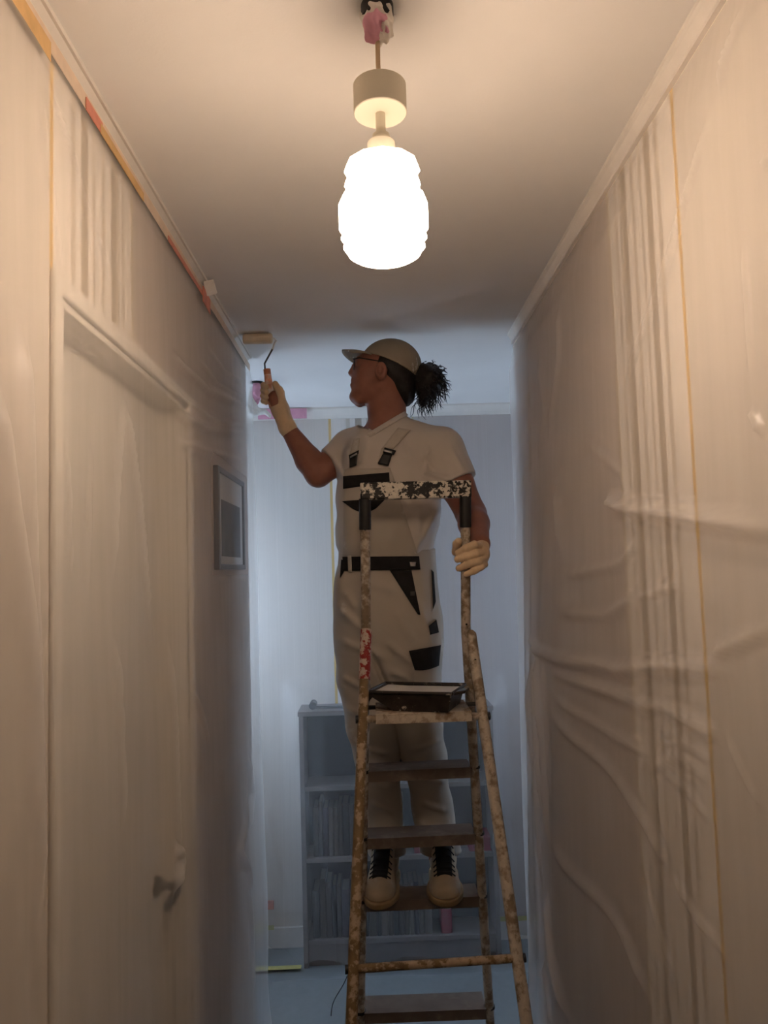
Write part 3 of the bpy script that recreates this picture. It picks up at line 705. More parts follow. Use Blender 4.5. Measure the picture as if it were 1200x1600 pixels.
# masked ceiling fitting in the cross passage
fc_ = on_z(401, 597, CEIL)
ft = empty('ceiling_fitting', (fc_[0], fc_[1], CEIL), 'ceiling lamp fitting masked with pink tape and white paper beyond the left wall', 'lamp')
MB().lathe(fc_, [(0.024, CEIL - 0.006), (0.026, CEIL - 0.004), (0.026, CEIL)], 28).build('base_plate', 'black_plastic', ft, True)
wb = np.array([fc_[0], fc_[1], CEIL - 0.05])
blob('pink_tape', lambda p: smin(cap(p, wb + [0, 0, 0.045], wb + [0, 0, 0.0], 0.012, 0.020), cap(p, wb, wb + [0, 0, -0.03], 0.019, 0.010), 0.01) + crumple(p, 0.006, 150, 3), wb - [0.05, 0.05, 0.07], wb + [0.05, 0.05, 0.047], 0.003, 'tape_pink', ft)
blob('white_paper', lambda p: smin(cap(p, wb + [-0.018, 0.01, 0.02], wb + [-0.02, 0, -0.07], 0.012, 0.022), cap(p, wb + [-0.01, 0, -0.06], wb + [0.05, -0.01, -0.085], 0.016, 0.006), 0.015) + crumple(p, 0.007, 120, 4), wb - [0.08, 0.06, 0.13], wb + [0.09, 0.06, 0.045], 0.004, 'paper_white', ft)

# ------------------------------------------------------------------ ladder
def lerp(a, b, t): return a + (b - a) * t
RT, RP, RB = P(727, 765, 2.12), P(728, 985, 2.15), P(766, 1600, 2.42)
LT, LP, LB = P(570, 768, 2.10), P(572, 985, 2.13), P(563, 1600, 2.42)
def to_floor(a, b): t = (a[2] - 0.012) / (a[2] - b[2]); return a + (b - a) * t
RB0, LB0 = to_floor(RP, RB), to_floor(LP, LB)
SR0, SR1 = P(736, 990, 2.125), P(823, 1600, 1.80); SL0, SL1 = P(572, 990, 2.105), P(549, 1600, 1.78)
SRF, SLF = to_floor(SR0, SR1), to_floor(SL0, SL1)
base = (RB0 + LB0 + SRF + SLF) / 4
lad = empty('step_ladder', (base[0], base[1], 0), 'old paint-spattered metal step ladder with black handle, the painter on it', 'ladder')
MB().tube([RT, RP, RB0], 0.0135, 14).build('step_rail', 'ladder_tube', lad, True)
MB().tube([LT, LP, LB0], 0.0135, 14).build('step_rail', 'ladder_tube', lad, True)
MB().tube([SR0 + (SR0 - SR1) * 0.01, SR0, SRF], [0.007, 0.0145, 0.0145], 14).build('support_leg', 'ladder_tube', lad, True)
MB().tube([SL0 + (SL0 - SL1) * 0.01, SL0, SLF], [0.007, 0.0135, 0.0135], 14).build('support_leg', 'ladder_tube_brown', lad, True)
for a, b in ((SR0, SRF), (SL0, SLF), (RP, RB0), (LP, LB0)):
    d = (b - a) / np.linalg.norm(b - a)
    MB().tube([b - d * 0.03, b + d * 0.006], 0.017, 14).build('rubber_foot', 'black_plastic', lad, True)
# handle: flat black bar and black corner sleeves
xd = (RT - LT) / np.linalg.norm(RT - LT)
hb = MB().obox(P(563, 768, 2.10), P(736, 764, 2.12), (0, 0.014, 0), (0, 0, 0.024)).build('handle_bar', 'ladder_top', lad, bevel=0.005)
for q, tp, lo_ in (((563, 571, 820), LT, LP), ((0, 727, 820), RT, RP)):
    d = (lo_ - tp) / np.linalg.norm(lo_ - tp)
    MB().tube([tp + d * 0.02, tp + d * 0.105], 0.0165, 14).build('corner_sleeve', 'black_plastic', lad, True)
# red sleeve on the left rail
a, b = P(571, 978, 2.105), P(569, 1062, 2.09)
def on_line(A, B, py):
    lo_, hi_ = 0.0, 1.0
    for _ in range(40):
        m = (lo_ + hi_) / 2; w = A + (B - A) * m; cc = CAMM @ (w - np.array([0, 0, HC])); y = 800 - F * cc[1] / cc[2]
        if y < py: lo_ = m
        else: hi_ = m
    return A + (B - A) * lo_
MB().tube([on_line(SL0 + (SL0 - SL1) * 0.012, SLF, 984), on_line(SL0, SLF, 1062)], 0.0152, 14).build('red_tape', 'ladder_red', lad, True)
for A, B, ys in ((RT, RP, (812, 975)), (SR0, SRF, (1030,)), (LT, LP, (828,))):
    for y in ys:
        c = on_line(A, B, y); MB().tube([c + [0, -0.0155, 0], c + [0, -0.010, 0]], 0.003, 8).build('bolt', 'black_plastic', lad, True)
# steps
STEP_Z = []
for py in (1207, 1311, 1408, 1582):
    a, b = on_line(LP, LB0, py), on_line(RP, RB0, py)
    a = a + xd * 0.012; b = b - xd * 0.012
    z = (a[2] + b[2]) / 2 + 0.01
    a[2] = b[2] = z
    dz = b - a
    st = MB()
    yv = np.array([0, 1.0, 0]); zv = np.array([0, 0, 1.0])
    st.obox(a + yv * 0.03, b + yv * 0.03, yv * 0.048, zv * 0.003)
    st.obox(a - yv * 0.0165 - zv * 0.014, b - yv * 0.0165 - zv * 0.014, yv * 0.0015, zv * 0.0125)
    st.obox(a + yv * 0.0765 - zv * 0.014, b + yv * 0.0765 - zv * 0.014, yv * 0.0015, zv * 0.0125)
    so = st.build('step', 'ladder_step', lad)
    STEP_Z.append((z + 0.003, a[1]))
    for e, s in ((a, -1), (b, 1)):
        c = e + xd * s * 0.012
        MB().tube([c + [0, 0, -0.004], c + [0, 0, 0.004]], 0.017, 14).build('clamp', 'black_plastic', so, True)
# round cross bars of the support side, with end caps
for (pa, pb, rr, mt) in (((546, 1514), (819, 1497), 0.0095, 'ladder_tube_brown'), ((561, 1124), (768, 1119), 0.010, 'ladder_tube')):
    a, b = on_line(SL0, SLF, pa[1]), on_line(SR0, SRF, pb[1])
    d = (b - a) / np.linalg.norm(b - a)
    cb = MB().tube([a - d * 0.004, b + d * 0.004], rr, 12).build('cross_bar', mt, lad, True)
    for e, s in ((a, -1), (b, 1)):
        MB().tube([e + d * s * 0.012, e + d * s * 0.019], rr * 1.05, 12).build('end_cap', 'black_plastic', cb, True)
# platform plank resting on the upper cross bar
pa, pb = on_line(SL0, SLF, 1124), on_line(SR0, SRF, 1119)
PZ = max(pa[2], pb[2]) + 0.010
x0, x1 = P(587, 1118, pa[1] - 0.01)[0], P(737, 1116, pa[1] - 0.01)[0]
PY0, PY1 = pa[1] - 0.012, pa[1] + 0.165
MB().box((x0, PY0, PZ - 0.022), (x1, PY0 + 0.004, PZ)).box((x0, PY0 + 0.004, PZ), (x1, PY1, PZ + 0.004)).box((x0, PY0, PZ), (x1, PY0 + 0.004, PZ + 0.004)).build('platform', 'ladder_plank', lad, bevel=0.001)
PZ += 0.004
MB().tube([(x0 - 0.03, PY1 - 0.02, PZ - 0.010), (x1 + 0.03, PY1 - 0.02, PZ - 0.010)], 0.006, 8).build('platform_rod', 'ladder_dark', lad, True)

# ------------------------------------------------------------------ paint tray on the platform
tc = np.array([P(652, 1100, PY0 + 0.085)[0], PY0 + 0.085, PZ])
ang = math.radians(-19)
ex, ey = np.array([math.cos(ang), math.sin(ang), 0]), np.array([-math.sin(ang), math.cos(ang), 0]); ez = np.array([0, 0, 1.0])
def tp(x, y, z): return tc + ex * x + ey * y + ez * z
tray = empty('paint_tray', tuple(tc), 'black paint tray with white paint standing on the ladder platform', 'paint tray')
L2, W2, Hh = 0.115, 0.080, 0.050
b = MB()
# outer shell: deep on the right, rising to the left
oT = [tp(-L2, -W2, Hh), tp(L2, -W2, Hh), tp(L2, W2, Hh), tp(-L2, W2, Hh)]
oB = [tp(-0.045, -W2 + 0.010, 0.001), tp(L2 - 0.014, -W2 + 0.010, 0.001), tp(L2 - 0.014, W2 - 0.010, 0.001), tp(-0.045, W2 - 0.010, 0.001)]
oS = [tp(-L2 + 0.01, -W2 + 0.004, Hh - 0.012), tp(-L2 + 0.01, W2 - 0.004, Hh - 0.012)]
i = 0.006
iT = [tp(-L2 + i, -W2 + i, Hh), tp(L2 - i, -W2 + i, Hh), tp(L2 - i, W2 - i, Hh), tp(-L2 + i, W2 - i, Hh)]
iB = [tp(-L2 + 0.016, -W2 + 0.010, Hh - 0.008), tp(-0.04, -W2 + 0.014, 0.012), tp(L2 - 0.020, -W2 + 0.014, 0.006), tp(L2 - 0.020, W2 - 0.014, 0.006), tp(-0.04, W2 - 0.014, 0.012), tp(-L2 + 0.016, W2 - 0.010, Hh - 0.008)]
V = oT + oB + oS + iT + iB
Fc = [(0, 8, 4), (0, 4, 5, 1), (1, 5, 6, 2), (2, 6, 7, 3), (3, 7, 9), (0, 3, 9, 8), (8, 9, 7, 4), (4, 7, 6, 5),
      (0, 1, 11, 10), (1, 2, 12, 11), (2, 3, 13, 12), (3, 0, 10, 13),
      (10, 11, 16, 15, 14), (11, 12, 17, 16), (12, 13, 19, 18, 17), (13, 10, 14, 19), (14, 15, 18, 19), (15, 16, 17, 18)]
b.add(V, Fc).build('tray_body', 'tray_black', tray)
rim = MB()
for a_, c_ in ((oT[0], oT[1]), (oT[1], oT[2]), (oT[2], oT[3]), (oT[3], oT[0])): rim.tube([a_, c_], 0.0042, 8)
rim.build('rim', 'tray_black', tray, True)
# turned-down lip with two feet at the shallow end, ear at the deep end
MB().add([tp(-L2, -W2, Hh), tp(-L2 - 0.012, -W2 + 0.004, 0.012), tp(-L2 - 0.012, -W2 + 0.03, 0.012), tp(-L2, -W2 + 0.05, Hh - 0.01), tp(-L2 + 0.02, -W2 - 0.001, Hh - 0.006),
          tp(-L2 + 0.004, -W2, Hh), tp(-L2 - 0.008, -W2 + 0.004, 0.012), tp(-L2 - 0.008, -W2 + 0.03, 0.012), tp(-L2 + 0.004, -W2 + 0.05, Hh - 0.01), tp(-L2 + 0.024, -W2 - 0.001, Hh - 0.006)],
         [(0, 1, 2, 3), (8, 7, 6, 5), (0, 5, 6, 1), (1, 6, 7, 2), (2, 7, 8, 3), (0, 4, 9, 5), (0, 1, 4), (6, 5, 9), (1, 6, 9, 4)]).build('foot', 'tray_black', tray)
MB().add([tp(-L2, W2, Hh), tp(-L2 - 0.012, W2 - 0.004, 0.012), tp(-L2 - 0.012, W2 - 0.03, 0.012), tp(-L2, W2 - 0.05, Hh - 0.01), tp(-L2 + 0.004, W2, Hh), tp(-L2 - 0.008, W2 - 0.004, 0.012), tp(-L2 - 0.008, W2 - 0.03, 0.012), tp(-L2 + 0.004, W2 - 0.05, Hh - 0.01)],
         [(0, 3, 2, 1), (4, 5, 6, 7), (0, 1, 5, 4), (1, 2, 6, 5), (2, 3, 7, 6), (3, 0, 4, 7)]).build('foot', 'tray_black', tray)
MB().obox(tp(L2 - 0.004, -0.03, Hh - 0.004), tp(L2 + 0.030, -0.03, Hh + 0.002), ey * 0.028, ez * 0.004).build('ear', 'tray_black', tray, bevel=0.003)
pt = [tp(-L2 + 0.012, -W2 + 0.009, Hh - 0.002), tp(-0.045, -W2 + 0.012, 0.046), tp(L2 - 0.010, -W2 + 0.010, 0.046), tp(L2 - 0.010, W2 - 0.010, 0.046), tp(-0.045, W2 - 0.012, 0.046), tp(-L2 + 0.012, W2 - 0.009, Hh - 0.002)]
MB().add(pt + [q - ez * 0.006 for q in pt], [(0, 1, 4, 5), (1, 2, 3, 4), (6, 11, 10, 7), (7, 10, 9, 8), (0, 6, 7, 1), (1, 7, 8, 2), (2, 8, 9, 3), (3, 9, 10, 4), (4, 10, 11, 5), (5, 11, 6, 0)]).build('paint', 'wet_paint', tray)
for k, (u0, u1) in enumerate(((-0.06, -0.03), (-0.028, 0.0), (0.02, 0.03), (0.036, 0.05))):
    MB().obox(tp(u0, W2 - 0.006, Hh - 0.002), tp(u1, W2 - 0.006, Hh - 0.002), ey * 0.002, ez * 0.004).build('bare_edge', 'black_plastic', tray)

# ------------------------------------------------------------------ the painter
TD = 2.42
PX = TD / F                     # metres per pixel at the painter
def lk(px, py): return P(px, py, TD)
rows_t = [(640, 606, 22, .055), (655, 608, 34, .065), (668, 610, 50, .080), (685, 609, 64, .098), (710, 609, 74, .112), (745, 608, 79, .122), (785, 606, 82, .128), (820, 604, 81, .130), (850, 603, 77, .126), (872, 605, 70, .116), (888, 605, 66, .112)]
rows_h = [(860, 605, 72, .120), (880, 605.5, 73, .122), (905, 604, 77, .126), (940, 603, 80, .130), (980, 605, 80, .130), (1015, 608, 79, .126), (1045, 611, 70, .112), (1070, 611, 46, .085), (1092, 611, 12, .03)]
def loft(p, rows, grow=0.0):
    z = np.array([lk(r[1], r[0])[2] for r in rows]); x = np.array([lk(r[1], r[0])[0] for r in rows])
    o = np.argsort(z); z, x = z[o], x[o]
    hw = np.array([r[2] * PX for r in rows])[o]; hd = np.array([r[3] for r in rows])[o]
    zz = p[:, 2]
    xc = np.interp(zz, z, x); a = np.interp(zz, z, hw) + grow; b = np.interp(zz, z, hd) + grow
    qx, qy = p[:, 0] - xc, p[:, 1] - TD
    e = 2.3
    k = (np.abs(qx / a) ** e + np.abs(qy / b) ** e) ** (1 / e)
    d = (k - 1) * np.minimum(a, b)
    return np.maximum(d, np.maximum(zz - z[-1], z[0] - zz))
# joints
Rs, Re, Rw = P(548, 702, 2.47), P(497, 741, 2.44), P(449, 668, 2.425)      # arm that holds the roller
Rh = P(430, 622, 2.42)
Ls, Le, Lw = P(688, 706, 2.38), P(736, 803, 2.35), P(749, 850, 2.20)       # arm that holds the ladder
Lh = P(744, 866, 2.155)
Hc = lk(611, 575)
def arms(p, g=0.0):
    d1 = chain(p, [Rs, Re, lerp(Re, Rw, 0.3), Rw, Rh], [0.056 + g, 0.041 + g, 0.043 + g, 0.0245 + g, 0.024 + g], 0.01)
    d2 = chain(p, [Ls, lerp(Ls, Le, 0.55), Le, lerp(Le, Lw, 0.35), Lw, Lh], [0.060 + g, 0.053 + g, 0.046 + g, 0.046 + g, 0.029 + g, 0.022 + g], 0.012)
    return np.minimum(d1, d2)
LEGS = [([(572, 975, 2.42), (566, 1060, 2.42), (580, 1130, 2.425), (588, 1175, 2.435), (597, 1250, 2.45), (605, 1340, 2.465)], [40, 38, 37, 32, 28, 27]),
        ([(645, 975, 2.42), (648, 1060, 2.42), (655, 1135, 2.425), (663, 1180, 2.435), (674, 1250, 2.45), (689, 1345, 2.465)], [41, 40, 34, 32, 30, 30])]
def legs(p, g=0.0):
    d = None
    for pts, rs in LEGS:
        e = chain(p, [P(*q) for q in pts], [r * PX + g for r in rs], 0.012)
        d = e if d is None else smin(d, e, 0.012)
    return d
fx = np.array([-1.0, 0, 0.0])
def hp(px, py, l=0.0): return lk(px, py) + np.array([0, -l, 0])
def head(p):
    d = ell(p, hp(609, 572), (0.083, 0.073, 0.086))
    d = smin(d, ell(p, hp(580, 577), (0.060, 0.060, 0.056)), 0.02)          # brow and cheeks
    d = smin(d, ell(p, hp(578, 600), (0.060, 0.056, 0.052)), 0.02)          # lower face
    for s in (-1, 1):
        d = smin(d, cap(p, hp(597, 606, s * 0.050), hp(562, 626, s * 0.020), 0.020, 0.017), 0.022)   # jaw line
        d = smin(d, ell(p, hp(571, 589, s * 0.038), (0.024, 0.020, 0.020)), 0.014)        # cheekbone
        sock = ell(p, hp(558, 573, s * 0.033), (0.014, 0.015, 0.010))                  # eye socket
        d = smax(d, -sock, 0.010)
        d = np.minimum(d, ell(p, hp(562.5, 573, s * 0.032), (0.012, 0.012, 0.012)))     # eyeball
        d = smin(d, cap(p, hp(556, 565.5, s * 0.014), hp(560, 565.5, s * 0.045), 0.006, 0.006), 0.008)   # brow ridge
    d = smin(d, cap(p, hp(556, 569), hp(549, 582.5), 0.0075, 0.0105), 0.008)      # nose
    d = smin(d, ell(p, hp(551, 585, 0.008), (0.008, 0.007, 0.006)), 0.005); d = smin(d, ell(p, hp(551, 585, -0.008), (0.008, 0.007, 0.006)), 0.005)
    d = smin(d, cap(p, hp(552.5, 595, -0.012), hp(552.5, 595, 0.012), 0.0075, 0.0075), 0.006)     # upper lip
    d = smin(d, cap(p, hp(551.5, 603, -0.011), hp(551.5, 603, 0.011), 0.0085, 0.0085), 0.006)     # lower lip
    d = smin(d, ell(p, hp(556, 620), (0.021, 0.026, 0.021)), 0.014)                # chin
    d = smax(d, -cap(p, hp(546, 599, -0.015), hp(546, 599, 0.015), 0.003, 0.003), 0.003)       # mouth line
    for s in (-1, 1):
        c = hp(595, 589, s * 0.077)
        ear = ell(p, c, (0.019, 0.011, 0.029))
        ear = smax(ear, -ell(p, c + np.array([-0.003, -s * 0.011, 0.004]), (0.0105, 0.0115, 0.018)), 0.003)
        d = smin(d, ear, 0.006)
    return d
def body_f(p):
    d = head(p)
    d = smin(d, chain(p, [lk(607, 600), lk(604, 640), lk(607, 680)], [0.058, 0.057, 0.066], 0.02), 0.022)
    d = smin(d, loft(p, rows_t, -0.014), 0.02)
    d = smin(d, loft(p, rows_h, -0.030), 0.02)
    d = smin(d, arms(p), 0.015)
    return smin(d, legs(p, -0.024), 0.015)
allp = [Rs, Re, Rw, Rh, Ls, Le, Lw, Lh, lk(530, 530), lk(700, 540), P(600, 1370, 2.5), P(700, 1370, 2.3), P(640, 560, 2.30), P(640, 560, 2.56)]
lo, hi = bounds(allp, 0.07)
person = blob('person', body_f, lo, hi, 0.0052, 'skin')
tag(person, 'painter in cream overalls, cap and gloves standing on the ladder, rolling the ceiling', 'person')

# shirt: torso plus sleeves, cut at the collar, the hems and the waist
Rsl, Lsl = lerp(Rs, Re, 0.62), lerp(Ls, Le, 0.50)
SH_F = [(662, 738, 702, 752, 4, .008), (650, 748, 690, 764, 4, .007), (688, 792, 642, 872, 6, .010), (655, 800, 650, 868, 5, .007), (640, 795, 598, 862, 7, .009), (662, 715, 676, 738, 5, -.008),
        (668, 700, 664, 745, 3, .006), (575, 690, 566, 730, 5, .005), (520, 712, 538, 748, 4, .006), (540, 700, 548, 735, 4, .005), (600, 835, 545, 860, 6, .006), (575, 800, 540, 835, 6, .006),
        (700, 700, 722, 738, 4, .005), (626, 690, 650, 728, 4, .004), (610, 745, 640, 800, 6, -.006)]
OV_F = [(530, 950, 572, 986, 6, .010), (533, 1000, 602, 1026, 6, .010), (578, 1012, 606, 1078, 4, -.022), (602, 1000, 648, 1036, 6, .010), (560, 905, 620, 925, 7, .008), (610, 1046, 642, 1062, 5, .009),
        (533, 1058, 568, 1076, 5, .009), (538, 1110, 600, 1122, 6, .008), (558, 1170, 606, 1182, 4, .010), (560, 1192, 602, 1200, 4, .008), (640, 1176, 692, 1160, 5, .009), (650, 1215, 700, 1230, 5, .008), (580, 1262, 616, 1278, 4, .008), (655, 1298, 706, 1308, 4, .009),
        (660, 1318, 712, 1328, 4, .010), (585, 1308, 626, 1322, 4, .010), (570, 1225, 612, 1240, 5, .008), (660, 1262, 700, 1275, 4, .007), (655, 940, 672, 1000, 5, .007), (620, 950, 645, 1000, 8, .006), (540, 925, 556, 950, 5, .007)]
def shirt_f(p):
    d = loft(p, rows_t, 0.0)
    s1 = chain(p, [P(575, 692, 2.45), Rs, lerp(Rs, Re, 0.9)], [0.066, 0.066, 0.058], 0.015)
    dr = (Re - Rs) / np.linalg.norm(Re - Rs); s1 = np.maximum(s1, (p - Rsl) @ dr)
    s2 = chain(p, [P(650, 694, 2.41), Ls, lerp(Ls, Le, 0.8)], [0.070, 0.074, 0.067], 0.015)
    dl = (Le - Ls) / np.linalg.norm(Le - Ls); s2 = np.maximum(s2, (p - Lsl) @ dl)
    d = smin(smin(d, s1, 0.03), s2, 0.03)
    d = d + wr(p, 0.004, 0.9, 11) + folds(p, SH_F)
    # collar opening: plane sloping from the nape down to the throat
    n = np.array([-0.50, -0.12, 0.86]); n /= np.linalg.norm(n)
    c = lk(600, 664)
    tube_d = cap(p, lk(600, 700), lk(604, 600), 0.064, 0.064)
    big = cap(p, lk(600, 720), lk(604, 600), 0.088, 0.088)
    return smax(d, -np.maximum(-((p - c) @ n), big), 0.004)
lo, hi = bounds([Rsl, Lsl, lk(520, 650), lk(700, 908), lk(610, 640), P(610, 700, 2.27), P(610, 700, 2.57)], 0.07)
shirt = blob('t_shirt', shirt_f, lo, hi, 0.006, 'shirt', person)
def collar_f(p):
    n = np.array([-0.50, -0.12, 0.86]); n /= np.linalg.norm(n); pl = (p - lk(600, 664)) @ n
    d = np.abs(smin(loft(p, rows_t, 0.0), cap(p, P(575, 692, 2.45), Rs, 0.066, 0.066), 0.03) + wr(p, 0.004, 0.9, 11) - 0.002) - 0.0045
    return np.maximum(np.maximum(d, np.abs(pl + 0.006) - 0.008), cap(p, lk(600, 720), lk(604, 600), 0.105, 0.105))
lo, hi = bounds([lk(555, 690), lk(655, 625), P(600, 660, 2.31), P(600, 660, 2.53)], 0.01)
blob('collar', collar_f, lo, hi, 0.0035, 'shirt', shirt)

def overall_f(p):
    d = smin(loft(p, rows_h, 0.004), legs(p, 0.003), 0.03)
    # hip pocket flare and slack cloth
    d = smin(d, ell(p, P(537, 922, 2.38), (0.024, 0.05, 0.05)), 0.03)
    z = p[:, 2]; low = np.clip((lk(600, 1000)[2] - z) / 0.5, 0, 1)
    d = d + wr(p, 0.004, 0.9, 15) + folds(p, OV_F) + 0.002 * np.sin(z * 46 + p[:, 0] * 38 + 2 * np.sin(p[:, 1] * 20)) * low
    hem = P(600, 1330, 2.46)[2] - 0.008
    return np.maximum(d, hem - z)
lo, hi = bounds([lk(515, 862), lk(700, 862), P(570, 1352, 2.46), P(722, 1352, 2.46), P(610, 900, 2.27), P(610, 900, 2.57)], 0.03)
over = blob('overalls', overall_f, lo, hi, 0.006, 'overall', person)

CAMP = np.array([0, 0, HC])
def trace(f, px, py, D0=2.0):
    """first hit of camera rays with an implicit surface"""
    d = np.stack([ray(x, y) for x, y in zip(px, py)]); dn = d / np.linalg.norm(d, axis=1)[:, None]
    t = np.full(len(dn), D0 * 1.0)
    for _ in range(90):
        q = CAMP + dn * t[:, None]; t += np.clip(f(q), -0.02, 0.05) * 0.7
        t = np.minimum(t, 2.62)
    return CAMP + dn * t[:, None], dn
def patch(name, f, corner, mat, parent, n=14, m=10, out=0.004, thick=0.006, D0=2.0, bow=0.0):
    """cloth panel lying on a garment: corners top-left, top-right, bottom-right, bottom-left in pixels"""
    c = np.array(corner, float); px, py = [], []
    for j in range(m + 1):
        for i in range(n + 1):
            u, v = i / n, j / m
            q = (c[0] * (1 - u) + c[1] * u) * (1 - v) + (c[3] * (1 - u) + c[2] * u) * v
            q = q + np.array([0, bow * 4 * u * (1 - u) * v])
            px.append(q[0]); py.append(q[1])
    h, dn = trace(f, np.array(px), np.array(py), D0)
    # damp outliers at the silhouette
    fr = h - dn * out; bk_ = h + dn * (thick - out)
    N = (n + 1) * (m + 1); V = np.concatenate([fr, bk_]); Fq = []
    I = lambda i, j: j * (n + 1) + i
    for j in range(m):
        for i in range(n):
            Fq.append((I(i, j), I(i + 1, j), I(i + 1, j + 1), I(i, j + 1))); Fq.append(tuple(N + k for k in (I(i, j + 1), I(i + 1, j + 1), I(i + 1, j), I(i, j))))
    for i in range(n):
        Fq.append((I(i + 1, 0), I(i, 0), N + I(i, 0), N + I(i + 1, 0))); Fq.append((I(i, m), I(i + 1, m), N + I(i + 1, m), N + I(i, m)))
    for j in range(m):
        Fq.append((I(0, j), I(0, j + 1), N + I(0, j + 1), N + I(0, j))); Fq.append((I(n, j + 1), I(n, j), N + I(n, j), N + I(n, j + 1)))
    return mesh_obj(name, V, np.array(Fq), mat, parent, True)
# bib, straps, buckles
patch('bib', shirt_f, [(537, 733), (610, 731), (656, 876), (536, 874)], 'overall', over, 18, 18, 0.006, 0.012)
patch('strap', shirt_f, [(596, 700), (616, 700), (608, 724), (590, 724)], 'overall', over, 5, 6, 0.006, 0.010)
patch('strap', shirt_f, [(622, 668), (642, 672), (616, 701), (597, 700)], 'overall', over, 5, 8, 0.006, 0.010)
patch('strap', shirt_f, [(552, 686), (563, 684), (560, 708), (546, 712)], 'overall', over, 4, 6, 0.006, 0.010)
patch('pocket_flap', shirt_f, [(536, 744), (608, 738), (609, 754), (536, 764)], 'overall_dark', over, 14, 4, 0.009, 0.010)
patch('pocket_flap', shirt_f, [(534, 783), (604, 778), (588, 794), (548, 793)], 'overall_dark', over, 14, 4, 0.009, 0.010, bow=7)
for cs in (([(601, 699), (619, 704), (615, 711), (598, 707)], [(599, 707), (613, 710), (607, 728), (590, 724)], [(600, 702), (613, 705), (612, 708.5), (599, 705)]),
           ([(545, 711), (561, 703), (560, 709), (546, 717)], [(546, 717), (559, 710), (557, 727), (546, 731)], [(547, 713), (558, 707), (558, 710), (547, 716)])):
    bo = patch('buckle', shirt_f, cs[1], 'black_plastic', over, 4, 5, 0.014, 0.012)
    patch('buckle_top', shirt_f, cs[0], 'black_plastic', over, 4, 3, 0.015, 0.012)
    patch('buckle_bar', shirt_f, cs[2], 'steel', over, 3, 2, 0.018, 0.004)
# waistband with belt loop and metal stud
patch('waistband', overall_f, [(535, 870), (655, 869), (657, 890), (536, 892)], 'overall_dark', over, 26, 5, 0.006, 0.010)
patch('belt_loop', overall_f, [(543, 868), (549, 868), (550, 894), (544, 894)], 'overall', over, 3, 6, 0.012, 0.010)
patch('stud', overall_f, [(640, 878), (650, 878), (649, 885), (641, 885)], 'steel', over, 4, 4, 0.012, 0.010)
patch('hip_pocket_facing', overall_f, [(609, 891), (643, 891), (657, 961), (653, 960)], 'overall_dark', over, 8, 14, 0.005, 0.008)
patch('hip_pocket_facing', overall_f, [(533, 874), (538, 876), (537, 894), (531, 904)], 'overall_dark', over, 4, 8, 0.005, 0.008)
patch('stud', overall_f, [(641, 924), (648, 924), (648, 931), (641, 931)], 'dark_metal', over, 4, 4, 0.009, 0.008)
patch('side_pocket_edge', overall_f, [(674, 890), (678, 894), (681, 940), (677, 952)], 'overall_dark', over, 3, 10, 0.005, 0.010)
patch('ruler_pocket_flap', overall_f, [(670, 978), (682, 968), (686, 988), (672, 992)], 'overall_dark', over, 6, 6, 0.008, 0.014)
patch('cargo_pocket', overall_f, [(645, 1042), (686, 1036), (686, 1110), (647, 1110)], 'overall', over, 10, 12, 0.008, 0.014)
patch('cargo_flap', overall_f, [(639, 1017), (689, 1008), (686, 1040), (648, 1047)], 'overall_dark', over, 12, 8, 0.012, 0.010, bow=3)

# gloves
ladR = lambda y: on_line(RT, RP, y)
def pole(px, py, d): return P(px, py, d)
pd = ladR(868)[1]
FN = [[(747, 854, .006), (741, 851, -.020), (728, 857, -.024), (716, 864, -.010)],
      [(752, 864, .006), (744, 865, -.021), (729, 869, -.025), (715, 874, -.010)],
      [(755, 873, .006), (748, 877, -.020), (733, 881, -.025), (717, 888, -.008)],
      [(757, 882, .008), (752, 886, -.016), (741, 892, -.022), (729, 897, -.018)]]
def gloveL(p):
    d = chain(p, [Lw, P(749, 866, pd + .026), P(748, 876, pd + .018)], [0.029, 0.027, 0.024], 0.012)
    d = smin(d, cap(p, P(745, 858, pd + .02), P(738, 880, pd + .03), 0.016, 0.014), 0.012)
    for k, fg in enumerate(FN):
        r = [0.0112, 0.0115, 0.0108, 0.0095][k]
        e = chain(p, [P(a, b_, pd + c) for a, b_, c in fg], [r * 1.08, r, r, r * 0.85], 0.003)
        d = smin(d, e, 0.0035)
    th = chain(p, [P(735, 868, pd + .03), P(713, 862, pd + .022), P(714, 850, pd + .002), P(716.5, 846, pd - .010)], [0.014, 0.012, 0.0115, 0.010], 0.005)
    d = smin(d, th, 0.005)
    w = Lw + (Le - Lw) * 0.10; dv = (Le - Lw) / np.linalg.norm(Le - Lw)
    return np.maximum(d, (p - w) @ dv) + wr(p, 0.0008, 4, 6)
lo, hi = bounds([P(708, 838, pd - .04), P(768, 905, pd + .1), Lw], 0.035)
blob('glove', gloveL, lo, hi, 0.0026, 'glove', person)
HT, HBm = P(417, 577, 2.42), P(424, 628, 2.42)           # roller grip axis
